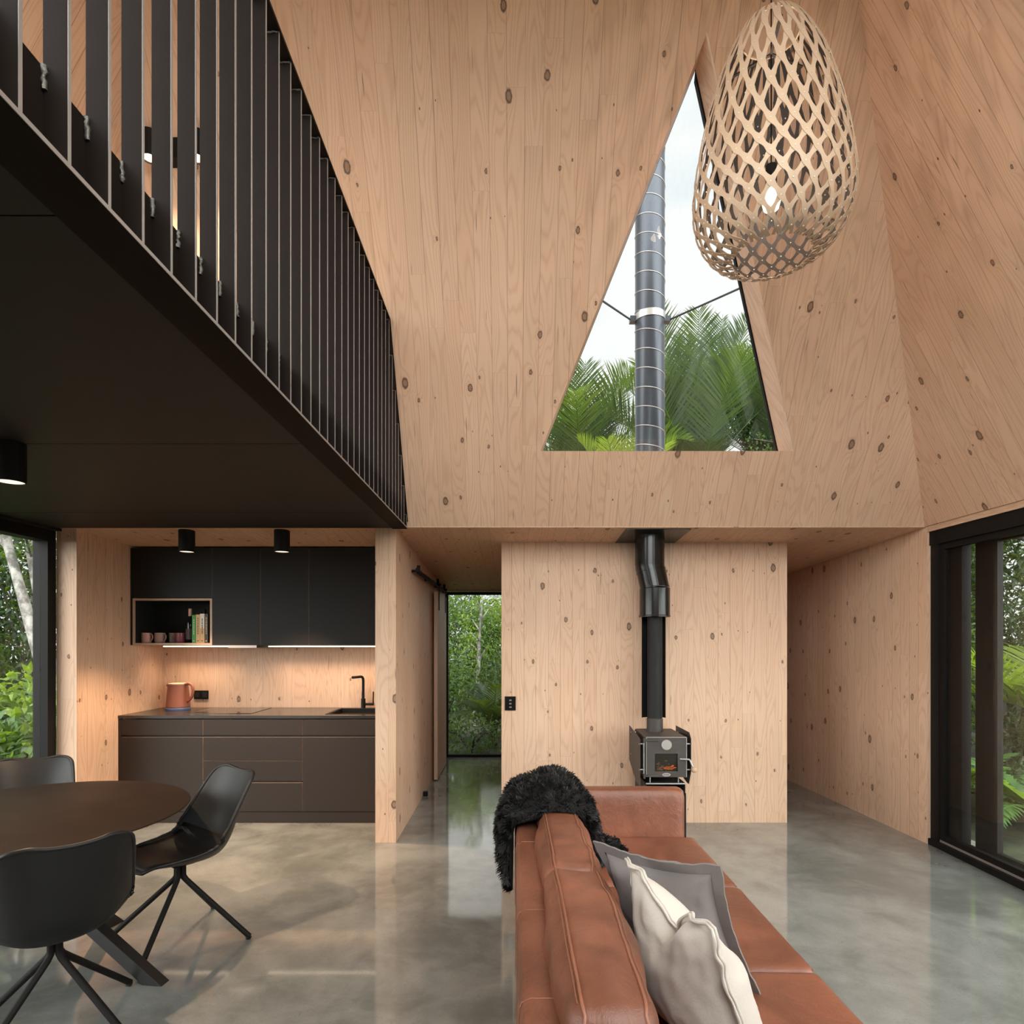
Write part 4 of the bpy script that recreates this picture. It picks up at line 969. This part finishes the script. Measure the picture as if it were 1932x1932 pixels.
# twist: strips run steep near the neck and flatten towards the base
NZ = [(3.905, 0), (3.767, 1), (3.65, 2), (3.533, 3), (3.43, 4), (3.33, 5), (3.244, 6), (3.175, 7), (3.115, 8), (3.06, 9), (3.01, 10), (2.965, 11), (2.925, 12), (2.895, 13), (2.885, 13.7)]
NZ = [(ZS(2.974 + (z - 2.885) * .854 / 1.02), n) for z, n in NZ]
def turns(z):
    for (z0_, n0_), (z1_, n1_) in zip(NZ, NZ[1:]):
        if z >= z1_: return n0_ + (n1_ - n0_) * (z0_ - z) / (z0_ - z1_)
    return NZ[-1][1]
tw = [turns(prad(i / SEG)[0]) * math.pi / NS for i in range(SEG + 1)]
tw = [sum(tw[max(0, i - 3):i + 4]) / len(tw[max(0, i - 3):i + 4]) for i in range(SEG + 1)]
ph0 = R(-113)
def strip(k, sg):
    base = ph0 + 2 * math.pi * k / NS; vs = []; fs = []
    lay = .0012 if sg > 0 else -.0012
    for i in range(SEG + 1):
        t = i / SEG; z, r = prad(t); a = base + sg * tw[i]; e = 1e-3
        z2, r2 = prad(min(1, t + e)); z1, r1 = prad(max(0, t - e)); i1, i0 = min(i + 1, SEG), max(i - 1, 0)
        def pp(z_, r_, a_): return V3((PC.x + r_ * math.cos(a_), PC.y + r_ * math.sin(a_), z_))
        pa, pb = prad(i0 / SEG), prad(i1 / SEG)
        tan = (pp(pb[0], pb[1], base + sg * tw[i1]) - pp(pa[0], pa[1], base + sg * tw[i0])).normalized()
        mer = pp(z2, r2, a) - pp(z1, r1, a); nrm = mer.cross(V3((-math.sin(a), math.cos(a), 0))).normalized()
        if nrm.dot(V3((math.cos(a), math.sin(a), 0))) < 0 and t < .9: nrm = -nrm
        if t >= .9 and nrm.z > 0: nrm = -nrm
        sd = nrm.cross(tan).normalized()
        # wider at each crossing, narrower between
        ph = (tw[i] / (math.pi / NS)) % 1.0; w = KS * (.0096 + .0026 * math.cos(2 * math.pi * ph)) * (.70 + .30 * min(1, t * 3.2)) * (1 - .22 * max(0, t - .6) / .4)
        c = pp(z, r, a) + nrm * lay
        vs += [c + sd * w + nrm * .0011, c - sd * w + nrm * .0011, c - sd * w - nrm * .0011, c + sd * w - nrm * .0011]
    mi = []
    for i in range(SEG):
        o, p = i * 4, i * 4 + 4
        fs += [(o, o + 1, p + 1, p), (o + 2, o + 3, p + 3, p + 2), (o + 1, o + 2, p + 2, p + 1), (o + 3, o, p, p + 3)]; mi += [0, 1, 0, 0]
    fs += [(0, 3, 2, 1), (SEG * 4, SEG * 4 + 1, SEG * 4 + 2, SEG * 4 + 3)]; mi += [0, 0]
    return MB().add(vs, fs, mi)
for k in range(NS):
    for sg in (1, -1): strip(k, sg).build('lattice_strip', ['bamboo', 'bamboo_in'], pd, smooth=40, recalc=False)
riv = MB(); half = math.pi / NS
for i in range(1, SEG):
    n0, n1 = int(tw[i - 1] / half), int(tw[i] / half)
    if n1 > n0 and n1 >= 1:
        f = (n1 * half - tw[i - 1]) / (tw[i] - tw[i - 1]); t = (i - 1 + f) / SEG; z, r = prad(t); za, ra = prad(max(0, t - .004)); zb_, rb_ = prad(min(1, t + .004))
        for k in range(NS):
            a = ph0 + 2 * math.pi * k / NS + n1 * half; h = V3((math.cos(a), math.sin(a), 0)); tn = h * (rb_ - ra) + V3((0, 0, zb_ - za)); nv_ = V3((-math.sin(a), math.cos(a), 0)).cross(tn).normalized()
            if nv_.dot(h) < 0 and t < .9: nv_ = -nv_
            p = V3((PC.x, PC.y, z)) + h * r; riv.tube([p - nv_ * .005, p + nv_ * .0042], .0030, 6)
rv = riv.build('rivets', 'rivet', pd); rv['kind'] = 'stuff'
MB().lathe([(.122, ZS(3.795)), (.129, ZS(3.795)), (.129, ZS(3.801)), (.122, ZS(3.801))], PC, 40, ring=True).build('neck_ring', 'bamboo', pd, smooth=40)
m = MB()
for k in range(3):
    a = R(20 + 120 * k); m.beam((PC.x, PC.y, ZS(3.72)), (PC.x + .18 * math.cos(a), PC.y + .18 * math.sin(a), ZS(3.72)), .012, .006)
m.build('hanger_spider', 'bamboo_in', pd)
MB().tube([(PC.x, PC.y, ZS(3.31)), (PC.x, PC.y, 6.0)], .0032, 8).build('cord', 'alu', pd)
so = MB().tube([(PC.x, PC.y, ZS(3.31)), (PC.x, PC.y, ZS(3.245))], .024, 20).build('lamp_holder', 'alu', pd, smooth=40)
MB().lathe([(KS * r, ZS(z)) for r, z in [(0, 3.248), (.014, 3.245), (.018, 3.225), (.030, 3.195), (.032, 3.175), (.026, 3.152), (.012, 3.141), (0, 3.140)]], PC, 24).build('bulb', 'bulb', pd, smooth=90)
pl_ = bpy.data.lights.new('pendant_bulb', 'POINT'); pl_.energy = PEND; pl_.color = (1, .86, .68); pl_.shadow_soft_size = .041
po = bpy.data.objects.new('pendant_bulb', pl_); COL.objects.link(po); po.location = (PC.x, PC.y, ZS(3.18))

# ------------------------------------------------------------------ loft lamps on the far sloping wall
def wall_lamp(px, lab):
    z = 4.40; r = .045; c = FR(px, z + .02) - V3((0, .055, 0))
    t = thing('wall_lamp', lab, 'lamp', c, 'cylinder lamps up in the loft')
    MB().lathe([(0, z + .075), (r, z + .075), (r, z - .075), (r - .005, z - .075), (r - .005, z - .06), (0, z - .06)], (c.x, c.y, 0), 28).build('housing', 'alu', t, smooth=40)
    MB().lathe([(0, z - .066), (r - .0055, z - .066)], (c.x, c.y, 0), 28).build('lens', 'lampbright', t)
    MB().box(c.x - .02, c.x + .02, c.y, FR(0, z + .06).y + .002, z + .01, z + .05).build('bracket', 'alu', t)
    l = bpy.data.lights.new('wall_lamp_beam', 'SPOT'); l.energy = 60; l.color = (1, .80, .60); l.spot_size = R(110); l.spot_blend = .5; l.shadow_soft_size = .02
    o = bpy.data.objects.new('wall_lamp_beam', l); COL.objects.link(o); o.location = (c.x, c.y, z - .08)
wall_lamp(-2.075, 'black cylinder lamp seen between the loft bars, left of the dark panel')
wall_lamp(-1.805, 'black cylinder lamp seen between the loft bars, right of the dark panel')
c = FR(-1.95, 4.40)
tag(MB().box(-2.02, -1.875, c.y - .05, c.y + .03, 4.345, 4.465).build('wall_box', 'alu', loc=c, bevel=.003), 'dark rectangular box between the two lamps on the loft wall', 'box')
# ================================================================== GARDEN OUTSIDE
def leaf_quads(m, p, d, n, L, W, bend=.25):
    """one folded leaf: a midrib and two halves"""
    s = d.cross(n); 
    if s.length < 1e-6: return
    s.normalize(); nn = s.cross(d).normalized()
    mid = p + d * L * .45 + nn * L * .04; tip = p + d * L - nn * L * bend
    l = p + d * L * .40 + s * W * .5 - nn * W * .12; r = p + d * L * .40 - s * W * .5 - nn * W * .12
    m.add([p, l, tip, mid, r], [(0, 1, 3), (1, 2, 3), (0, 3, 4), (3, 2, 4)])
def rand_dir(g):
    while True:
        v = V3((g.uniform(-1, 1), g.uniform(-1, 1), g.uniform(-1, 1)))
        if .05 < v.length < 1: return v.normalized()
FOL = {}
def bush_mesh(key, rx, ry, rz, n, L, W, seed, mat, shell=.55):
    g = random.Random(seed); m = MB()
    for i in range(n):
        v = rand_dir(g); k = g.uniform(shell, 1.0) * (1 + .22 * mnoise.noise(v * 2.3 + V3((seed, 0, 0))))
        p = V3((v.x * rx * k, v.y * ry * k, rz + v.z * rz * k)); 
        d = (v * .6 + rand_dir(g) * .8 + V3((0, 0, -.15))).normalized(); l = L * g.uniform(.6, 1.25)
        leaf_quads(m, p, d, (rand_dir(g) * .5 + V3((0, 0, 1))).normalized(), l, l * W, .22)
    return m
def bush(name, loc, size, n, L, W, seed, mat, label, cat='bush', group=None, stems=True, rz=0):
    t = thing(name, label, cat, loc, group)
    m = bush_mesh(name, *size, n, L, W, seed, mat); o = MB(); o.v = [tuple(V3(p) + V3(loc)) for p in m.v]; o.f, o.m = m.f, m.m
    f = o.build('foliage', mat, t, recalc=False)
    if stems:
        s = MB(); g = random.Random(seed + 1)
        for i in range(5):
            a = g.uniform(0, 6.28); e = V3((math.cos(a) * size[0] * .6, math.sin(a) * size[1] * .6, size[2] * g.uniform(.9, 1.5))) + V3(loc)
            b = V3(loc) + V3((g.uniform(-.08, .08), g.uniform(-.08, .08), 0)); s.tube([b, b.lerp(e, .5) + V3((g.uniform(-.1, .1), g.uniform(-.1, .1), .1)), e], [.022, .016, .008], 6)
        s.build('stems', 'trunk_dk', t, smooth=80)
    t.rotation_euler = (0, 0, rz); return t
def frond(m, stem, base, d0, L, droop, nl, ll, lw, up0=.9, seed=0, vee=.55, stiff=.0):
    """feather leaf: arched midrib with paired leaflets"""
    g = random.Random(seed); d0 = V3(d0).normalized(); pts = []; p = V3(base); d = V3((d0.x, d0.y, up0)).normalized(); st = L / 16
    for i in range(17):
        pts.append(p.copy()); d = (d + V3((0, 0, -droop * (i / 16) ** 1.2 * .16))).normalized(); p = p + d * st
    stem.tube(pts, [max(.0025, .013 * (1 - i / 17)) for i in range(17)], 5)
    for i in range(nl):
        t = .10 + .88 * i / nl; f = t * 16; k = min(int(f), 15); q = pts[k].lerp(pts[k + 1], f - k); tg = (pts[k + 1] - pts[k]).normalized()
        s = tg.cross(V3((0, 0, 1))); 
        if s.length < .05: s = tg.cross(V3((1, 0, 0)))
        s.normalize(); n = s.cross(tg).normalized(); l = ll * (math.sin(math.pi * min(1, t * .86 + .13)) ** .7) * g.uniform(.85, 1.1)
        for sg in (1, -1):
            dd = (s * sg + tg * (.55 + .6 * t) + n * vee + rand_dir(g) * .10 - V3((0, 0, .25 * (1 - stiff)))).normalized()
            a = q; b = q + dd * l * .55 + n * .0; c = q + dd * l - V3((0, 0, l * .12 * (1 - stiff))); w = tg * lw * .5
            m.add([a - w * .6, a + w * .6, b + w, b - w, c], [(0, 1, 2, 3), (3, 2, 4)])
def palm(name, loc, h, n, L, ll, mat, label, seed, up=(.5, 2.2), lw=.03, group=None, trunk_r=.11, nl=46, droop=(.6, 1.3), vee=.6, cat='palm', stiff=.55):
    g = random.Random(seed); t = thing(name, label, cat, loc, group); b = V3(loc)
    if h > .15:
        s = MB(); k = 9; s.tube([b + V3((.03 * math.sin(i), 0, h * i / k)) for i in range(k + 1)], [trunk_r * (1 + .05 * (i % 2)) for i in range(k)] + [trunk_r * 1.25], 12); s.build('trunk', 'trunk_dk', t, smooth=60)
    lf = MB(); st = MB()
    for i in range(n):
        a = 2 * math.pi * (i * .381966) + g.uniform(-.2, .2); q = i / n
        frond(lf, st, b + V3((0, 0, h)), (math.cos(a), math.sin(a), 0), L * g.uniform(.85, 1.1), droop[0] + (droop[1] - droop[0]) * q, nl, ll, lw, up[1] + (up[0] - up[1]) * q, seed * 31 + i, vee, stiff)
    lf.build('fronds', mat, t, recalc=False); st.build('midribs', 'leaf', t, smooth=80)
    return t
def tree(loc, lean, h, r, label, seed, mat='trunk', crown=None, group=None):
    t = thing('tree', label, 'tree', loc, group); g = random.Random(seed); b = V3(loc); pts = []; rad = []
    for i in range(13):
        f = i / 12; pts.append(b + V3((lean[0] * f + .07 * mnoise.noise(V3((f * 3, seed, 0))), lean[1] * f + .07 * mnoise.noise(V3((f * 3, seed, 7))), h * f))); rad.append(r * (1 - .55 * f) * (1 + .12 * g.uniform(-1, 1)))
    tr = MB().tube(pts, rad, 14).build('trunk', mat, t, smooth=80)
    if crown:
        cx, n, L, lm = crown; br = MB(); lf = MB()
        for k in range(9):
            p0 = pts[6 + k % 6]; a = g.uniform(0, 6.28); e = p0 + V3((math.cos(a) * cx, math.sin(a) * cx, g.uniform(.3, 1.0) * cx)); br.tube([p0, p0.lerp(e, .5) + V3((0, 0, .1)), e], [r * .35, r * .22, r * .08], 6)
            for q in range(n // 9):
                v = rand_dir(g); p = p0.lerp(e, g.uniform(.45, 1.1)) + v * cx * .55 * g.uniform(.2, 1)
                leaf_quads(lf, p, (rand_dir(g) + V3((0, 0, -.2))).normalized(), V3((g.uniform(-.4, .4), g.uniform(-.4, .4), 1)).normalized(), L * g.uniform(.6, 1.2), L * .5, .2)
        br.build('branches', mat, t, smooth=80); lf.build('crown', lm, t, recalc=False)
    return t
GZ = -.14
# --- beyond the left glazing
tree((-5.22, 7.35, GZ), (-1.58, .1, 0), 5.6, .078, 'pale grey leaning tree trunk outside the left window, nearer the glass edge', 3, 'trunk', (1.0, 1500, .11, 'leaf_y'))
tree((-5.90, 8.2, GZ), (-1.02, .1, 0), 5.6, .068, 'slimmer pale tree trunk behind the leaning one outside the left window', 8, 'trunk', (1.1, 1500, .11, 'leaf'))
bush('bush', (-4.75, 5.75, GZ), (.62, .62, .50), 900, .15, .62, 21, 'leaf', 'low bush of big oval leaves right outside the left window')
bush('bush', (-5.35, 6.55, GZ), (.85, .7, .72), 1100, .13, .5, 22, 'leaf_y', 'yellow green bush behind the big leaved one outside the left window')
palm('fern', (-5.25, 6.95, .35), .2, 12, 1.0, .22, 'fern', 'feathery fern in front of the pale trunks at the left window', 31, (.3, 1.4), .035, None, .06, 34, (1.0, 1.8), .2, 'fern', .2)
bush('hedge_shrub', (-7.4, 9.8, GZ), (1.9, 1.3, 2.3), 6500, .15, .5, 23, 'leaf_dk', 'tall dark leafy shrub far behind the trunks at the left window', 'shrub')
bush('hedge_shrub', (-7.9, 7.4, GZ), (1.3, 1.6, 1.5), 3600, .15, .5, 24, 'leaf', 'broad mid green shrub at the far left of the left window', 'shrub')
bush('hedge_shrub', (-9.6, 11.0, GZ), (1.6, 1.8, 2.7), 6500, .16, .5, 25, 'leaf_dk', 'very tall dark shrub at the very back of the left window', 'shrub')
# --- beyond the hall end window
bush('bush', (-1.15, 10.4, GZ), (.85, .5, .80), 2600, .085, .42, 41, 'leaf', 'dense small leaved bush at the left of the hall window')
bush('bush', (-.05, 10.6, GZ), (.7, .5, .76), 2200, .085, .42, 42, 'leaf_dk', 'dark leafy bush at the bottom right of the hall window')
bush('bush', (-.62, 9.15, GZ), (.62, .3, .30), 900, .075, .42, 48, 'leaf', 'low ground covering plant right outside the hall window')
palm('fan_palm', (-.30, 9.75, GZ), .35, 14, .80, .30, 'palm', 'young palm with spread fronds at the right of the hall window', 43, (.4, 2.2), .022, None, .05, 40, (.5, 1.2), .3)
bush('hedge_shrub', (-1.35, 14.0, GZ), (1.3, .8, 1.42), 7500, .12, .42, 44, 'leaf', 'tall bright green shrub filling the left of the hall window', 'shrub')
bush('hedge_shrub', (.05, 14.6, GZ), (1.3, .8, 1.44), 7000, .12, .42, 45, 'leaf_y', 'tall sunlit yellow green shrub at the top of the hall window', 'shrub')
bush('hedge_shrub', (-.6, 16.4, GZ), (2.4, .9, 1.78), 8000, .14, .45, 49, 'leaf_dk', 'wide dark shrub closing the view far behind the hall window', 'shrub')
tree((-.72, 12.1, GZ), (.12, 0, 0), 2.5, .05, 'thin grey sapling stem standing among the shrubs at the hall window', 46, 'trunk', (.35, 450, .09, 'leaf_y'))
bush('bush', (2.7, 10.6, GZ), (.9, .7, .7), 1300, .10, .45, 47, 'leaf', 'rounded green bush behind the house, out past the right hall', 'bush')
# --- palms seen through the triangular window
PG = 'nikau palms behind the house'
palm('palm', (1.15, 10.4, GZ), 4.25, 20, 2.0, .75, 'palm', 'palm with drooping fronds at the left foot of the triangular window', 51, (.35, 2.6), .026, PG, .12, 60, (.35, 1.0), .5)
palm('palm', (3.05, 10.2, GZ), 4.2, 26, 2.75, .80, 'palm', 'tall dark palm right behind the chimney pipe', 52, (.7, 4.0), .028, PG, .13, 70, (.2, .7), .6)
palm('palm', (4.45, 10.9, GZ), 4.7, 20, 2.5, .75, 'palm', 'palm with upright fronds at the right side of the triangular window', 53, (.7, 3.6), .026, PG, .12, 64, (.25, .8), .6)
palm('palm', (1.62, 8.9, GZ), 3.35, 14, 1.35, .50, 'palm_y', 'bright yellow green palm low in the triangular window, left of the pipe', 54, (.5, 3.0), .024, PG, .09, 52, (.4, 1.1), .5)
tree((5.0, 10.9, GZ), (-.2, -.3, 0), 5.3, .09, 'light feathery tree at the lower right edge of the triangular window', 55, 'trunk_dk', (.75, 1700, .055, 'fern'))
# --- beyond the sliding door on the right
palm('palm', (5.55, 6.55, GZ), .95, 10, 1.35, .50, 'palm_y', 'palm with bright yellow green fronds outside the sliding door', 61, (.3, 1.2), .036, None, .08, 40, (.5, 1.0), .35)
palm('dry_palm', (5.75, 7.3, GZ), 1.15, 6, 1.5, .34, 'dead', 'brown drooping dry frond plant behind the bright palm', 62, (.1, .6), .02, None, .05, 36, (1.1, 1.8), .1, 'palm', .1)
palm('fern', (4.65, 5.45, GZ), .18, 14, 1.0, .22, 'fern', 'wide spreading fern low outside the sliding door', 63, (.25, 1.1), .042, None, .05, 32, (.7, 1.4), .15, 'fern', .3)
palm('fern', (4.5, 6.3, GZ), .12, 11, .8, .19, 'fern', 'smaller fern beside the door post outside', 66, (.3, 1.2), .038, None, .05, 30, (.8, 1.5), .15, 'fern', .3)
bush('bush', (5.25, 6.05, GZ), (.5, .5, .24), 1100, .08, .5, 72, 'leaf_dk', 'low dark leafy plants on the ground between the two ferns', 'bush')
bush('bush', (6.15, 6.9, GZ), (.55, .5, .45), 1500, .09, .5, 73, 'leaf_dk', 'dark bush behind the wide fern outside the sliding door', 'bush')
tree((6.7, 7.7, GZ), (.1, 0, 0), 5.5, .19, 'thick dark trunk wrapped in leaves outside the sliding door', 64, 'trunk_dk', (1.1, 2600, .085, 'leaf_dk'))
bush('climbing_vine', (6.65, 7.6, GZ), (.36, .36, 1.75), 2600, .075, .55, 65, 'leaf_dk', 'dark climbing vine wrapped around the thick trunk', 'vine', None, False)
bush('hedge_shrub', (5.6, 8.6, GZ), (.95, .8, 1.35), 3600, .11, .48, 67, 'leaf', 'leafy green shrub at the back seen past the door post', 'shrub')
bush('hedge_shrub', (8.6, 9.8, GZ), (1.9, 1.6, 2.9), 9000, .13, .5, 68, 'leaf_dk', 'large dark green shrub far behind the thick trunk', 'shrub')
bush('hedge_shrub', (7.35, 9.0, GZ), (1.0, 1.0, 2.1), 8000, .11, .48, 71, 'leaf_dk', 'tall narrow dark shrub just behind the thick trunk', 'shrub')
bush('hedge_shrub', (8.0, 6.4, GZ), (1.1, 1.4, 1.5), 3400, .12, .5, 69, 'leaf', 'large leafy shrub at the right edge of the sliding door view', 'shrub')
tree((8.9, 11.8, GZ), (0, 0, 0), 5.5, .16, 'tall leafy tree rising furthest away behind the sliding door', 70, 'trunk_dk', (2.2, 5200, .12, 'leaf_dk'))
# ================================================================== SKY, SUN, LAMPS, CAMERA
w = bpy.data.worlds.new('sky'); SC.world = w; w.use_nodes = True; t = w.node_tree; t.nodes.clear()
class WT(NT):
    def __init__(s): s.t = t; s.m = None
k = WT(); k.out = t.nodes.new('ShaderNodeOutputWorld')
g = k.n('ShaderNodeTexCoord').outputs['Generated']; sp = k.n('ShaderNodeSeparateXYZ', Vector=g)
cl = k.noise(k.xyz(sp.outputs[0], sp.outputs[1], k.math('MULTIPLY', sp.outputs[2], 2.2)), 2.3, 6, .55)
sky = k.mix(k.smooth(cl, .34, .50), (.74, .80, .86), (.89, .895, .90))
base = k.mix(k.smooth(sp.outputs[2], -.08, .0), (.05, .06, .03), sky)
# sky behind the viewer raised far above the rest, added fill for the room
st = k.math('ADD', 1.10, k.math('MULTIPLY', k.smooth(k.math('MULTIPLY', sp.outputs[1], -1.0), -.25, .55), SKY_BACK))
bg = k.n('ShaderNodeBackground', Color=base, Strength=st); t.links.new(bg.outputs[0], k.out.inputs[0])
sl = bpy.data.lights.new('sun', 'SUN'); sl.energy = SUN; sl.angle = R(6); sl.color = (1, .95, .86)
so_ = bpy.data.objects.new('sun', sl); COL.objects.link(so_); so_.location = (0, -6, 12)
so_.rotation_euler = V3((.06, .25, -.97)).to_track_quat('-Z', 'Y').to_euler()
def portal(c, x_dir, sx_, sy_, n):
    l = bpy.data.lights.new('daylight_portal', 'AREA'); l.shape = 'RECTANGLE'; l.size, l.size_y = sx_, sy_; l.cycles.is_portal = True
    o = bpy.data.objects.new('daylight_portal', l); COL.objects.link(o); n = V3(n).normalized(); xd = V3(x_dir).normalized(); yd = (-n).cross(xd)
    o.matrix_world = Matrix.Translation(c) @ Matrix((xd, yd, -n)).transposed().to_4x4()
portal((.05, BK + LEAN * 1.1 - .2, 3.53), (1, 0, 0), 4.7, 1.9, (0, .862, -.507))
portal((-3.68, 1.6, 1.22), (0, 1, 0), 6.3, 2.4, (1, 0, 0))
portal((3.45, 1.55, 1.18), (0, 1, 0), 6.2, 2.3, (-1, 0, 0))
portal((2.55, .0, 3.65), (0, 1, 0), 2.0, 2.0, (-.883, 0, -.47))
portal((-2.65, .3, 3.65), (0, 1, 0), 2.6, 2.0, (.883, 0, -.47))
portal((-.49, 8.33, 1.1), (1, 0, 0), .8, 2.2, (0, -1, 0))
portal((1.12, 4.2, 3.9), (1, 0, 0), 1.85, 2.3, (0, -.862, -.507))
for c, sx_, sy_, e in (((-2.915, 5.70, 1.4995), .60, .005, 3.2), ((-2.315, 5.70, 1.4995), .09, .005, .5), ((-1.66, 5.70, 1.4995), 1.19, .005, 6.2)):
    l = bpy.data.lights.new('led_glow', 'AREA'); l.shape = 'RECTANGLE'; l.size, l.size_y = sx_, sy_; l.energy = e * LED; l.color = (1, .74, .50); l.spread = R(118)
    o = bpy.data.objects.new('led_glow', l); COL.objects.link(o); o.location = c
cam = bpy.data.cameras.new('camera'); co_ = bpy.data.objects.new('camera', cam); COL.objects.link(co_)
co_.location = (0, 0, EYE); co_.rotation_euler = (R(90), 0, 0); cam.sensor_width = 36; cam.lens = 36 * 1165 / 1932
cam.shift_y = (1207 - 966) / 1932; cam.clip_start = .02; SC.camera = co_
vs_ = SC.view_settings; vs_.view_transform = 'Standard'; vs_.look = 'None'; vs_.exposure = EXPO; vs_.gamma = 1; vs_.use_curve_mapping = False
cy = SC.cycles; cy.use_denoising = True; cy.max_bounces = 10; cy.diffuse_bounces = 5; cy.glossy_bounces = 4; cy.transparent_max_bounces = 12; cy.transmission_bounces = 6
cy.sample_clamp_indirect = 6.0; cy.caustics_reflective = False; cy.caustics_refractive = False
